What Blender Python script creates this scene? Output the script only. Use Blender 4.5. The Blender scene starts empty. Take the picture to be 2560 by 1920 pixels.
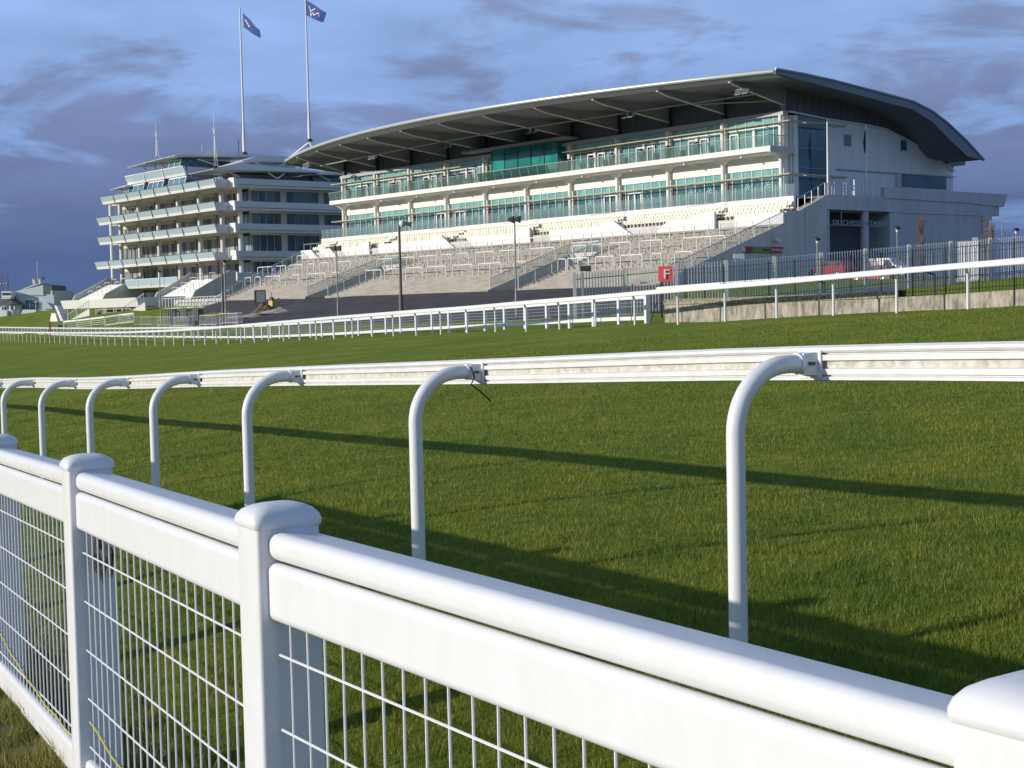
import bpy, math, random
import numpy as np
from mathutils import Matrix, Vector
random.seed(4); rng = np.random.default_rng(4)
S = bpy.context.scene
# ------------------------------------------------------------------ camera
F = 3729.5; PIT = .05104; ROL = .022367; EYE = 1.65
_cp, _sp, _cr, _sr = math.cos(PIT), math.sin(PIT), math.cos(ROL), math.sin(ROL)
FW = np.array([0, _cp, -_sp]); U0 = np.array([0, _sp, _cp]); R0 = np.array([1., 0, 0])
RT = _cr*R0-_sr*U0; UP = _sr*R0+_cr*U0
cd = bpy.data.cameras.new('camera'); cam = bpy.data.objects.new('camera', cd); S.collection.objects.link(cam)
cam.matrix_world = Matrix([[RT[i], UP[i], -FW[i], (0, 0, EYE)[i]] for i in range(3)]+[[0, 0, 0, 1]])
cd.sensor_width = 36; cd.lens = F/2560*36; cd.clip_end = 8000; cd.clip_start = .05
S.camera = cam
# ------------------------------------------------------------------ world, sun, exposure
SUN_EL = math.radians(14.4); SUN_AZ = math.radians(256)      # compass azimuth of the sun (0 = +Y, clockwise)
W = bpy.data.worlds.new('World'); S.world = W; W.use_nodes = True
nt = W.node_tree; N = nt.nodes; L = nt.links; N.clear()
def nd(tree, t, **k):
    n = tree.nodes.new(t)
    for a, b in k.items():
        if a.startswith('i_'): n.inputs[int(a[2:]) if a[2:].isdigit() else a[2:].replace('_', ' ')].default_value = b
        else: setattr(n, a, b)
    return n
sky = nd(nt, 'ShaderNodeTexSky', sky_type='NISHITA', sun_disc=False, sun_elevation=SUN_EL, sun_rotation=SUN_AZ, dust_density=.6)
b1 = nd(nt, 'ShaderNodeBackground'); b1.inputs[1].default_value = .145
L.new(sky.outputs[0], b1.inputs[0])
tc = nd(nt, 'ShaderNodeTexCoord'); sep = nd(nt, 'ShaderNodeSeparateXYZ'); L.new(tc.outputs['Generated'], sep.inputs[0])
mp = nd(nt, 'ShaderNodeMapping'); mp.inputs['Scale'].default_value = (1, 1, 3.4); mp.inputs['Location'].default_value = (.4, 5.5, 2.2)
L.new(tc.outputs['Generated'], mp.inputs[0])
nz = nd(nt, 'ShaderNodeTexNoise'); nz.inputs['Scale'].default_value = 6.5; nz.inputs['Detail'].default_value = 7; nz.inputs['Roughness'].default_value = .6; nz.inputs['Distortion'].default_value = .35
L.new(mp.outputs[0], nz.inputs[0])
def math_(tree, op, a, b=None, clamp=False):
    m = tree.nodes.new('ShaderNodeMath'); m.operation = op; m.use_clamp = clamp
    for i, x in enumerate((a, b)):
        if x is None: continue
        if isinstance(x, (int, float)): m.inputs[i].default_value = x
        else: tree.links.new(x, m.inputs[i])
    return m.outputs[0]
def ramp(tree, src, stops, interp='LINEAR'):
    r = tree.nodes.new('ShaderNodeValToRGB'); r.color_ramp.interpolation = interp; e = r.color_ramp.elements
    while len(e) < len(stops): e.new(.5)
    for q, (p, c) in zip(e, stops): q.position = p; q.color = (*c, 1) if len(c) == 3 else c
    tree.links.new(src, r.inputs[0]); return r.outputs[0]
elev = sep.outputs['Z']
# clouds thicken towards the horizon
bias = ramp(nt, elev, [(0, (.35,)*3), (.06, (.22,)*3), (.12, (.09,)*3), (.19, (.0,)*3)])
msk = math_(nt, 'SUBTRACT', math_(nt, 'ADD', nz.outputs[0], bias), .03)
msk = ramp(nt, msk, [(.485, (0, 0, 0)), (.62, (1, 1, 1))], 'EASE')
clear = ramp(nt, elev, [(0, (.14, .23, .50)), (.08, (.22, .35, .66)), (.20, (.28, .43, .76)), (.5, (.22, .40, .86))])
cloud = ramp(nt, elev, [(-0.0, (.065, .112, .25)), (.04, (.080, .122, .265)), (.08, (.125, .168, .32)), (.12, (.165, .212, .38)), (.2, (.22, .28, .47))])
nz2 = nd(nt, 'ShaderNodeTexNoise'); nz2.inputs['Scale'].default_value = 11; nz2.inputs['Detail'].default_value = 6
L.new(mp.outputs[0], nz2.inputs[0])
mm = nd(nt, 'ShaderNodeMix', data_type='RGBA'); L.new(math_(nt, 'MULTIPLY', msk, .88), mm.inputs[0]); L.new(clear, mm.inputs[6]); L.new(cloud, mm.inputs[7])
hs = nd(nt, 'ShaderNodeHueSaturation'); L.new(mm.outputs[2], hs.inputs['Color'])
L.new(ramp(nt, nz2.outputs[0], [(.3, (.88,)*3), (.7, (1.14,)*3)]), hs.inputs['Value'])
b2 = nd(nt, 'ShaderNodeBackground'); L.new(hs.outputs[0], b2.inputs[0]); b2.inputs[1].default_value = 1
mx = nd(nt, 'ShaderNodeMixShader'); L.new(ramp(nt, elev, [(.28, (1, 1, 1)), (.7, (0, 0, 0))]), mx.inputs[0])
L.new(b1.outputs[0], mx.inputs[1]); L.new(b2.outputs[0], mx.inputs[2])
wo = nd(nt, 'ShaderNodeOutputWorld'); L.new(mx.outputs[0], wo.inputs[0])
sd = bpy.data.lights.new('sun', 'SUN'); sd.energy = 3.9; sd.angle = math.radians(.55); sd.color = (1, .93, .82)
sun = bpy.data.objects.new('sun', sd); S.collection.objects.link(sun)
_d = Vector((math.sin(SUN_AZ)*math.cos(SUN_EL), math.cos(SUN_AZ)*math.cos(SUN_EL), math.sin(SUN_EL)))
sun.rotation_euler = _d.to_track_quat('Z', 'Y').to_euler()
S.view_settings.view_transform = 'Standard'; S.view_settings.look = 'None'; S.view_settings.exposure = .08; S.view_settings.gamma = 1
# ------------------------------------------------------------------ materials
MATS = {}
def mat(name, col, rough=.5, metal=0, var=0, scale=3, col2=None, bump=0, bscale=40, spec=.5, stretch=None, trans=0):
    if name in MATS: return MATS[name]
    m = bpy.data.materials.new(name); m.use_nodes = True; t = m.node_tree; p = t.nodes['Principled BSDF']
    p.inputs['Base Color'].default_value = (*col, 1); p.inputs['Roughness'].default_value = rough; p.inputs['Metallic'].default_value = metal
    p.inputs['Specular IOR Level'].default_value = spec
    if var or col2 or bump:
        g = t.nodes.new('ShaderNodeNewGeometry'); mp = t.nodes.new('ShaderNodeMapping')
        if stretch: mp.inputs['Scale'].default_value = stretch
        t.links.new(g.outputs['Position'], mp.inputs[0])
    if var or col2:
        n = t.nodes.new('ShaderNodeTexNoise'); n.inputs['Scale'].default_value = scale; n.inputs['Detail'].default_value = 8; n.inputs['Roughness'].default_value = .65
        t.links.new(mp.outputs[0], n.inputs[0])
        c2 = col2 or tuple(c*(1-var) for c in col)
        c1 = col if col2 else tuple(min(1, c*(1+var)) for c in col)
        o = ramp(t, n.outputs[0], [(.36, c2), (.62, c1)]); t.links.new(o, p.inputs['Base Color'])
    if bump:
        n = t.nodes.new('ShaderNodeTexNoise'); n.inputs['Scale'].default_value = bscale; n.inputs['Detail'].default_value = 6
        t.links.new(mp.outputs[0], n.inputs[0])
        b = t.nodes.new('ShaderNodeBump'); b.inputs['Strength'].default_value = bump; b.inputs['Distance'].default_value = .02
        t.links.new(n.outputs[0], b.inputs['Height']); t.links.new(b.outputs[0], p.inputs['Normal'])
    MATS[name] = m; return m
pvc = mat('white_pvc', (.775, .775, .79), .36, col2=(.74, .74, .735), scale=13, bump=.04, bscale=60, stretch=(1, 1, .35))
pvcd = mat('white_rail', (.78, .78, .77), .38, col2=(.70, .69, .64), scale=9)
grime = mat('grimy_groove', (.66, .64, .57), .7, col2=(.42, .40, .33), scale=22)
whitep = mat('white_paint', (.78, .77, .74), .45, var=.04, scale=2)
render_w = mat('white_render', (.82, .79, .735), .65, var=.03, scale=.6)
soff = mat('cream_soffit', (.62, .58, .50), .7, var=.03, scale=.5)
greywall = mat('pale_grey_wall', (.62, .59, .56), .7, col2=(.52, .50, .475), scale=1.3, stretch=(1, 1, .12))
whside = mat('pale_render_side', (.80, .79, .80), .6, col2=(.70, .69, .70), scale=1.1, stretch=(1, 1, .1))
clad = mat('dark_cladding', (.12, .12, .15), .45, var=.08, scale=.3)
soffd = mat('dark_soffit', (.16, .165, .185), .6, var=.06, scale=.3)
trussm = mat('truss_grey', (.27, .27, .28), .5)
flange = mat('flange_grey', (.62, .60, .54), .45)
roofm = mat('roof_metal', (.30, .33, .38), .38, .35, var=.05, scale=.4)
nosem = mat('roof_nose', (.55, .58, .58), .32, .3)
alum = mat('aluminium', (.62, .64, .66), .35, .6)
galv = mat('galvanised_steel', (.52, .53, .54), .45, .45, var=.08, scale=4)
steel_d = mat('dark_steel', (.06, .065, .07), .5)
blackm = mat('black_paint', (.015, .016, .02), .5)
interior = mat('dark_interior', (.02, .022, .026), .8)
olive = mat('awning_rail', (.48, .46, .32), .5)
cream = mat('seat_cream', (.76, .74, .58), .5)
conc = mat('concrete', (.36, .33, .28), .85, col2=(.22, .20, .17), scale=7, bump=.3, bscale=30)
lichen = mat('lichen_coping', (.40, .37, .26), .9, col2=(.10, .09, .06), scale=10, bump=.8, bscale=12)
redm = mat('red_paint', (.62, .06, .06), .45)
redcar = mat('red_car_paint', (.45, .012, .03), .25)
yel = mat('yellow_paint', (.65, .36, .02), .5)
greenm = mat('green_plastic', (.02, .09, .06), .5)
bluem = mat('blue_sign', (.02, .05, .28), .5)
flagm = mat('flag_blue', (.03, .06, .22), .8)
cableg = mat('cord_dark', (.03, .03, .03), .7)
twine = mat('yellow_twine', (.55, .48, .06), .6)
slate = mat('slate_roof', (.10, .11, .12), .7, var=.1, scale=2)
house_shade = mat('house_wall_shaded', (.62, .66, .70), .75, col2=(.5, .55, .60), scale=1.5)  # bluish tone puts shade into the colour of the white clubhouse walls
terra = mat('terracotta', (.35, .08, .06), .8)
lawnwall = mat('green_hoarding', (.22, .25, .14), .7)
bark = mat('bark_red', (.17, .09, .07), .9)
sandm = mat('pale_sand', (.42, .38, .34), .95, var=.15, scale=4, bump=.8, bscale=6)
rubble = mat('rubble_brown', (.16, .11, .075), .95, var=.4, scale=5, bump=1, bscale=4)
snow = mat('frost_sticker', (.35, .62, .62), .5)
beton = mat('step_concrete', (.40, .365, .315), .85, col2=(.28, .255, .22), scale=.8, stretch=(1, 1, 3))
wsteps = mat('white_steps', (.72, .70, .64), .7, var=.05)
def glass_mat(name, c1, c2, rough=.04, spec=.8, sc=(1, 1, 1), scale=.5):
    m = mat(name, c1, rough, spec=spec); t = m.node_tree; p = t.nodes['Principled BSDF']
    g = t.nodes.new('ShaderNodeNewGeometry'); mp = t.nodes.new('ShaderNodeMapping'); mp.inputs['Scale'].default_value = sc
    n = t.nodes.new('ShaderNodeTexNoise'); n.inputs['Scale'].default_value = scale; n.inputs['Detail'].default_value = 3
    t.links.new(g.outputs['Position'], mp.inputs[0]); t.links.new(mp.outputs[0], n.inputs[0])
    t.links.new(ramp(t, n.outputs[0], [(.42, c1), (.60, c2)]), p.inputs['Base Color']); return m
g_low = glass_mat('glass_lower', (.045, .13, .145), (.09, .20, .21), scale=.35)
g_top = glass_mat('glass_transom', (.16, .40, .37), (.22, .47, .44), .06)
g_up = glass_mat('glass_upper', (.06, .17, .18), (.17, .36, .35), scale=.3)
g_green = glass_mat('glass_green', (.01, .17, .14), (.02, .30, .24), .1, scale=.35)
g_side = glass_mat('glass_side', (.02, .085, .12), (.035, .14, .19), scale=.25)
g_q = glass_mat('glass_dark_offices', (.025, .05, .055), (.07, .16, .165), scale=.45, sc=(1, 1, .3))
g_qf = glass_mat('glass_pale_streaks', (.06, .08, .09), (.42, .47, .47), scale=.9, sc=(1, 1, .08))  # pale upright streaks mixed into the pane colour
g_pen = glass_mat('glass_blue', (.05, .14, .19), (.10, .25, .31), scale=.5)
def clear_glass(name, tint, alpha, rough=.05):
    m = mat(name, tint, rough, spec=.6); p = m.node_tree.nodes['Principled BSDF']; p.inputs['Alpha'].default_value = alpha; return m
bal = clear_glass('balustrade_glass', (.22, .36, .34), .20)
balq = clear_glass('balustrade_frosted', (.46, .56, .62), .82, .25)
baldark = clear_glass('balustrade_dark', (.04, .09, .09), .6)
# ------------------------------------------------------------------ mesh helpers
class MB:
    def __init__(s): s.v = []; s.f = []
    def add(s, v, f):
        o = len(s.v); s.v += [tuple(map(float, q)) for q in v]; s.f += [tuple(i+o for i in q) for q in f]; return s
    def box(s, a, b):
        x0, y0, z0 = a; x1, y1, z1 = b
        return s.add([(x0, y0, z0), (x1, y0, z0), (x1, y1, z0), (x0, y1, z0), (x0, y0, z1), (x1, y0, z1), (x1, y1, z1), (x0, y1, z1)],
                     [(0, 3, 2, 1), (4, 5, 6, 7), (0, 1, 5, 4), (1, 2, 6, 5), (2, 3, 7, 6), (3, 0, 4, 7)])
    def hexa(s, p):   # 4 bottom, 4 top
        return s.add(p, [(0, 3, 2, 1), (4, 5, 6, 7), (0, 1, 5, 4), (1, 2, 6, 5), (2, 3, 7, 6), (3, 0, 4, 7)])
    def prism(s, poly, ext):   # poly: list of 3D points (planar), ext: vector
        n = len(poly); e = np.array(ext, float)
        v = [tuple(p) for p in poly]+[tuple(np.array(p)+e) for p in poly]
        return s.add(v, [tuple(range(n-1, -1, -1)), tuple(range(n, 2*n))]+[(i, (i+1) % n, n+(i+1) % n, n+i) for i in range(n)])
    def tube(s, pts, r, seg=8, cap=True, up=None):
        pts = [np.array(p, float) for p in pts]; n = len(pts); rr = r if hasattr(r, '__len__') else [r]*n
        vs = []
        prev = None
        for i, p in enumerate(pts):
            t = pts[min(i+1, n-1)]-pts[max(i-1, 0)]; t /= np.linalg.norm(t)+1e-12
            a = prev if prev is not None else (np.array([0, 0, 1.]) if abs(t[2]) < .9 else np.array([1., 0, 0]))
            a = a-t*(a@t); a /= np.linalg.norm(a); prev = a; b = np.cross(t, a)
            vs += [p+rr[i]*(math.cos(2*math.pi*k/seg)*a+math.sin(2*math.pi*k/seg)*b) for k in range(seg)]
        f = [(i*seg+k, i*seg+(k+1) % seg, (i+1)*seg+(k+1) % seg, (i+1)*seg+k) for i in range(n-1) for k in range(seg)]
        if cap: f += [tuple(range(seg-1, -1, -1)), tuple((n-1)*seg+k for k in range(seg))]
        return s.add(vs, f)
    def bar(s, p, q, w, h=None):   # rectangular bar, w horizontal width, h other
        p = np.array(p, float); q = np.array(q, float); h = h or w; t = q-p; t /= np.linalg.norm(t)
        a = np.cross(t, [0, 0, 1.]); 
        if np.linalg.norm(a) < 1e-3: a = np.array([1., 0, 0])
        a /= np.linalg.norm(a); b = np.cross(a, t); a = a*w/2; b = b*h/2
        return s.hexa([p-a-b, p+a-b, q+a-b, q-a-b, p-a+b, p+a+b, q+a+b, q-a+b])
    def sweep(s, prof, path, nrm):   # prof: (q,z); path pts; nrm horizontal normals
        m = len(prof); vs = []
        for p, nn in zip(path, nrm):
            for q, z in prof: vs.append((p[0]+nn[0]*q, p[1]+nn[1]*q, p[2]+z))
        n = len(path)
        f = [(i*m+k, i*m+(k+1) % m, (i+1)*m+(k+1) % m, (i+1)*m+k) for i in range(n-1) for k in range(m)]
        f += [tuple(range(m-1, -1, -1)), tuple((n-1)*m+k for k in range(m))]
        return s.add(vs, f)
    def lathe(s, c, prof, seg=16):
        vs = [(c[0]+r*math.cos(2*math.pi*k/seg), c[1]+r*math.sin(2*math.pi*k/seg), c[2]+z) for r, z in prof for k in range(seg)]
        n = len(prof)
        return s.add(vs, [(i*seg+k, i*seg+(k+1) % seg, (i+1)*seg+(k+1) % seg, (i+1)*seg+k) for i in range(n-1) for k in range(seg)]+[tuple(range(seg-1, -1, -1)), tuple((n-1)*seg+k for k in range(seg))])
def mesh(name, mb, m, smooth=False, z0=0, off=(0, 0, 0)):
    me = bpy.data.meshes.new(name); o = (off[0], off[1], off[2]+z0)
    me.from_pydata([(v[0]-o[0], v[1]-o[1], v[2]-o[2]) for v in mb.v], [], mb.f); me.materials.append(m)
    import bmesh
    bm = bmesh.new(); bm.from_mesh(me); bmesh.ops.recalc_face_normals(bm, faces=bm.faces); bm.to_mesh(me); bm.free()
    if smooth:
        me.polygons.foreach_set('use_smooth', [True]*len(me.polygons))
        try: me.set_sharp_from_angle(angle=math.radians(40))
        except Exception: pass
    me.update(); return me
def obj(name, mb, m, parent=None, smooth=False, z0=0, off=(0, 0, 0), loc=None, rot=None, label=None):
    o = bpy.data.objects.new(name, mesh(name, mb, m, smooth, z0, off)); S.collection.objects.link(o)
    if parent: o.parent = parent
    if loc is not None: o.location = loc
    if rot is not None: o.rotation_euler = (0, 0, rot)
    if label: o['label'] = label
    return o
def tag(o, label, cat, group=None, kind=None):
    o['label'] = label; o['category'] = cat
    if group: o['group'] = group
    if kind: o['kind'] = kind
    return o
def struct(o, label=None, cat=None, kind='structure'):
    o['kind'] = kind
    if label: o['label'] = label; o['category'] = cat
    return o
def thing(name, loc, rot, label, cat, group=None):
    o = bpy.data.objects.new(name, None); S.collection.objects.link(o); o.location = loc; o.rotation_euler = (0, 0, rot)
    o.empty_display_size = .3
    return tag(o, label, cat, group)
def dup(root, loc, rot=None, label=None, group=None):
    def cp(o, par):
        c = o.copy(); S.collection.objects.link(c); c.parent = par
        for ch in list(o.children): cp(ch, c)
        return c
    kids = list(root.children); r = root.copy(); S.collection.objects.link(r); r.location = loc
    if rot is not None: r.rotation_euler = (0, 0, rot)
    if label: r['label'] = label
    if group: r['group'] = group
    for ch in kids: cp(ch, r)
    return r
# ------------------------------------------------------------------ surveying helpers
def ray(x, y):
    d = FW+(x-1280)/F*RT-(y-960)/F*UP; return d/d[1]
def at(x, y, Y): return np.array([0, 0, EYE])+ray(x, y)*Y
def chain(xs, ys, Y0, s):
    P = [at(xs[0], ys[0], Y0)]
    for x, y in zip(xs[1:], ys[1:]):
        d = ray(x, y); p = P[-1]; a = d[0]**2+1; b = -2*(d[0]*p[0]+p[1]); c = p[0]**2+p[1]**2-s*s
        P.append(at(x, y, (-b+math.sqrt(max(b*b-4*a*c, 0)))/(2*a)))
    return np.array(P)
# far running rail post bases, near rail posts, second white fence
fx = [2420,2242,2085,1943,1815,1695,1588,1488,1400,1315.5,1238.7,1168,1102.6,1041.5,983,929,883,836,791,749,709,672.5,636,603,571,541,513,486,460,435,411,388,366,345.6,326,306,288,270.6,253,237,221,204,191,176.6,163,150,137,125,113,101,90,78,67,57,47,37,28,18,9]
fy = [776,781.7,791.8,798.5,807,815.5,818.7,821,826.6,830.7,833,836.4,838,840,843,844,845,848,849.7,851,853,855,857,859,860,861,862,863,863.5,864,865,865,864.5,864.5,864,864,863.5,863,863,863,862,861.5,861,860.5,860,859,858.5,858,857.5,857,856.5,856,855.5,855,854.5,854,853.5,853,852.5]
FR = chain(fx, fy, 38.6, 2.75)
def smooth_xy(P, k=2):
    Q = P.copy()
    for _ in range(k):
        Q[1:-1] = (Q[:-2]+2*Q[1:-1]+Q[2:])/4
    return Q
FR = smooth_xy(FR, 3)
FR = np.vstack([FR[0]+(FR[0]-FR[1])*3, FR[0]+(FR[0]-FR[1])*2, FR[0]+(FR[0]-FR[1]), FR, FR[-1]+(FR[-1]-FR[-2]), FR[-1]+2*(FR[-1]-FR[-2]), FR[-1]+3*(FR[-1]-FR[-2])])
NRp = chain([1845,1050,632,400,241,122,28], [1500]*7, 5.9, 2.75)
ztop = []
for p, (x, y) in zip(NRp, [(2070,862),(1180,897),(735,915),(485,927),(315,938),(185,943),(85,943)]): ztop.append(at(x, y, p[1]+.25)[2])
NRp[:, 2] = ztop
e0 = np.array([1.47, -2.32, .06]); e1 = np.array([-1.27, 2.44, -.11])
NR = np.vstack([NRp[0]+2*e0, NRp[0]+e0, NRp]+[NRp[-1]+k*e1+[-.012*k*k, 0, .0045*k*k] for k in range(1, 11)])   # xyz, z = rail top
RH = 1.30
NF = np.array([(3.68, -1.75, 1.10), (2.11, .07, 1.09), (.704, 2.0, 1.075), (-.638, 3.99, 1.084), (-1.756, 6.113, 1.031), (-2.857, 8.246, .955), (-3.95, 10.42, .87), (-5.0, 12.6, .78)])
gxs = [1618,1551,1487,1428,1371,1317,1264,1216,1168,1125,1083,1043,1003.5,968,931,899,867,836,808,779,751,725,700,677.5,658.6,637,616,594,573,553,534,516,498,481,464,447,431,415,400,385,370,356,342,328,315,302,289,277,265,253,242,231,220,210,200,190,180,171,162,153,144,136,128,120,112,104,96,88,80,72,64,56,48,40,32,24,16,8,0]
gys = list(np.interp(gxs, [0,160,290,616,836,968,1083,1264,1428,1551,1647], [835,841,845,850,843,835.5,829,822.5,814.6,807.6,805]))
G2 = smooth_xy(chain(gxs, gys, 55, 2.3), 6)
# stand frame
TH = math.radians(39.8212); u_ = np.array([-math.sin(TH), math.cos(TH), 0]); n_ = np.array([math.cos(TH), math.sin(TH), 0])
C0 = np.array([25.30, 136.75, 0]); ROT = math.radians(39.8212-90)
def D(X, n, z=0): return C0-u_*X+n_*n+np.array([0, 0, z])
PAL = chain([1436,1561,1690.5,1815.5,1936,2053,2164,2273,2377,2475.5,2571,2664,2755], [682,671.5,659,651,641.5,632,622,612,603.5,595,587,579,571], 78, 2.75)
WB = np.array([at(x, y, Y) for x, y, Y in ((1662,805,55.0),(1860,799,49.9),(2080,786,45.8),(2303,775,42.3),(2560,764,38.6),(2900,748,34.4))])     # wall foot
WT = np.array([at(x, y, Y) for x, y, Y in ((1662,762,55.0),(1860,757,49.9),(2080,750,45.8),(2303,740,42.3),(2560,723,38.6),(2900,700,34.4))])
# ------------------------------------------------------------------ terrain
cp = []
for p in NF: cp.append((p[0], p[1], -.34 if p[1] < 5 else (-.36 if p[1] < 7 else -.44 if p[1] < 9 else p[2]-1.45)))
for p in NR: cp.append((p[0], p[1], p[2]-RH))
for p in FR[::4]: cp.append(tuple(p))
for p in G2[::5]: cp.append(tuple(p))
for X in (4, -10, -25, -40, -55, -68): p = D(X, -20.3, 3.2); cp.append(tuple(p))
for X in (-20, -50): p = D(X, 10, 3.6); cp.append(tuple(p))
for p, q in zip(WB, WT): cp.append((p[0], p[1], p[2])); cp.append((p[0]+3, p[1]+6, p[2]-.1))
for p in PAL[::3]: cp.append((p[0], p[1], p[2]-2.4-.5))
cp += [(-10.2, 32, -.36), (-3.65, 21, -.02), (0, 14.6, .20), (1.8, 11.8, .25), (3.35, 9.7, .28), (8, 16, .65), (5, 25, .6)]
cp += [(60, 140, 3.2), (90, 100, 2.6), (60, 60, 1.9), (40, 20, 1.4), (-12, 2, -1.0), (-20, 30, -1.8), (-60, 80, -2.2), (-45, 60, -2.0), (12, -8, .8), (0, -2, -.35), (-4, 2, -.6)]
for q in ((250, 792, 195), (170, 800, 200), (90, 822, 215), (350, 805, 182), (20, 828, 230), (480, 806, 156), (600, 803, 135), (640, 786, 150), (560, 790, 160), (430, 795, 175)):
    cp.append(tuple(at(*q)))
p = D(-110, 2, 4.1); cp.append(tuple(p)); p = D(-150, 2, 4.3); cp.append(tuple(p)); cp += [(-120, 330, 0), (-90, 450, -4), (-170, 330, -3), (60, 330, 4), (150, 250, 4)]
cp = np.array(cp)
def rbf_fit(P, lam=.02):
    n = len(P); d = np.hypot(P[:, None, 0]-P[None, :, 0], P[:, None, 1]-P[None, :, 1])
    K = np.sqrt(d*d+6)
    A = np.zeros((n+3, n+3)); A[:n, :n] = K-lam*np.eye(n)*10; A[:n, n] = 1; A[:n, n+1:] = P[:, :2]; A[n, :n] = 1; A[n+1:, :n] = P[:, :2].T
    w = np.linalg.solve(A, np.r_[P[:, 2], 0, 0, 0])
    def ev(x, y):
        x = np.atleast_1d(np.asarray(x, float)); y = np.atleast_1d(np.asarray(y, float)); out = np.empty(len(x))
        for i in range(0, len(x), 20000):
            dd = np.sqrt((x[i:i+20000, None]-P[None, :, 0])**2+(y[i:i+20000, None]-P[None, :, 1])**2+6)
            out[i:i+20000] = dd@w[:n]+w[n]+x[i:i+20000]*w[n+1]+y[i:i+20000]*w[n+2]
        return out
    return ev
_H = rbf_fit(cp)
def H(x, y): return float(np.clip(_H(x, y)[0], -6, 9))
def ground_hit(px, py, Y0=20, Y1=400, hf=None):
    hf = hf or H
    Y = Y0
    while Y < Y1:
        q = at(px, py, Y)
        if q[2] < hf(q[0], q[1]): break
        Y += .5
    return at(px, py, Y)
def grid_sheet(name, xs, ys, hf, m, dz=0):
    X, Y = np.meshgrid(xs, ys); Z = np.clip(hf(X.ravel(), Y.ravel()), -6, 9)+dz
    v = np.c_[X.ravel(), Y.ravel(), Z]; nx, ny = len(xs), len(ys)
    f = [(j*nx+i, j*nx+i+1, (j+1)*nx+i+1, (j+1)*nx+i) for j in range(ny-1) for i in range(nx-1)]
    me = bpy.data.meshes.new(name); me.from_pydata(v.tolist(), [], f); me.materials.append(m)
    me.polygons.foreach_set('use_smooth', [True]*len(me.polygons)); o = bpy.data.objects.new(name, me); S.collection.objects.link(o); return o
def grass_mat():
    m = bpy.data.materials.new('turf'); m.use_nodes = True; t = m.node_tree; p = t.nodes['Principled BSDF']; p.inputs['Roughness'].default_value = .9; p.inputs['Specular IOR Level'].default_value = .15
    g = t.nodes.new('ShaderNodeNewGeometry')
    def nz(s, d=6, r=.6):
        n = t.nodes.new('ShaderNodeTexNoise'); n.inputs['Scale'].default_value = s; n.inputs['Detail'].default_value = d; n.inputs['Roughness'].default_value = r; t.links.new(g.outputs['Position'], n.inputs[0]); return n.outputs[0]
    a = ramp(t, nz(.35), [(.30, (.130, .200, .018)), (.5, (.195, .248, .022)), (.70, (.285, .298, .032))])
    b = ramp(t, nz(5, 8, .75), [(.32, (.45, .50, .35)), (.5, (1, 1, 1)), (.70, (1.5, 1.32, 1.15))])
    c = ramp(t, nz(60, 4, .8), [(.25, (.45, .45, .45)), (.5, (1, 1, 1)), (.75, (1.6, 1.6, 1.5))])
    def mul(x, y):
        k = t.nodes.new('ShaderNodeMix'); k.data_type = 'RGBA'; k.blend_type = 'MULTIPLY'; k.inputs[0].default_value = 1; t.links.new(x, k.inputs[6]); t.links.new(y, k.inputs[7]); return k.outputs[2]
    t.links.new(mul(mul(a, b), c), p.inputs['Base Color'])
    bp = t.nodes.new('ShaderNodeBump'); bp.inputs['Strength'].default_value = .9; bp.inputs['Distance'].default_value = .05; t.links.new(nz(35, 8, .8), bp.inputs['Height']); t.links.new(bp.outputs[0], p.inputs['Normal'])
    return m
turf = grass_mat()
def nonuni(a, b, near, k):   # spacing denser near 'near'
    out = [near]; s = k
    while out[-1] < b: out.append(out[-1]+s); s *= 1.045
    s = k
    while out[0] > a: out.insert(0, out[0]-s); s *= 1.045
    return np.array(out)
struct(grid_sheet('ground', nonuni(-900, 900, 0, .5), nonuni(-60, 3500, 8, .5), lambda x, y: _H(x, y), turf))
# upper lawn behind the retaining wall
lw = [tuple(at(2078, 652, 128)-[0, 0, 1.48]), tuple(at(2200, 664, 126)-[0, 0, 1.46]), tuple(at(2222, 645, 130)-[0, 0, 1.82])]+[tuple(q+[0, .25, -.04]) for q in WT]+[(p[0], p[1], p[2]-2.4) for p in PAL]+[tuple(D(6, -14, 2.6)), tuple(D(8, 20, 3.8)), tuple(D(30, 30, 4.4)), tuple(D(60, 0, 4))]
_L = rbf_fit(np.array(lw))
def HL(x, y): return float(_L(x, y)[0])
tar = mat('tarmac', (.082, .072, .070), .85, col2=(.040, .036, .04), scale=.9, bump=.4, bscale=25, stretch=(1, .35, 1))
carpark = mat('yard_tarmac', (.08, .08, .085), .9, var=.15, scale=.6)
def loft(name, A, B, hf, m, n=14, dz=.0, hstep=None):
    A = np.array(A, float)[:, :2]; B = np.array(B, float)[:, :2]; v = []
    for i in range(len(A)):
        for j in range(n): v.append(A[i]+(B[i]-A[i])*j/(n-1))
    v = np.array(v); z = hf(v[:, 0], v[:, 1])+dz
    f = [(i*n+j, i*n+j+1, (i+1)*n+j+1, (i+1)*n+j) for i in range(len(A)-1) for j in range(n-1)]
    me = bpy.data.meshes.new(name); me.from_pydata(np.c_[v, z].tolist(), [], f); me.materials.append(m); me.polygons.foreach_set('use_smooth', [True]*len(f))
    o = bpy.data.objects.new(name, me); S.collection.objects.link(o); return struct(o)
def resample(P, n):
    P = np.array(P, float); d = np.r_[0, np.cumsum(np.hypot(*np.diff(P[:, :2], axis=0).T))]; t = np.linspace(0, d[-1], n)
    return np.c_[[np.interp(t, d, P[:, k]) for k in range(P.shape[1])]].T
loft('lawn', resample(WT+[0, .22, 0], 24), resample(np.vstack([PAL[2:]+[0, .6, 0]]), 24), _L, turf, 20)
loft('yard', resample(PAL[2:]+[0, .6, 0], 20), resample([D(3.6, -20, 0), D(3.6, 2, 0), D(8, 40, 0), D(40, 60, 0)], 20), _L, carpark, 24)
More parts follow.
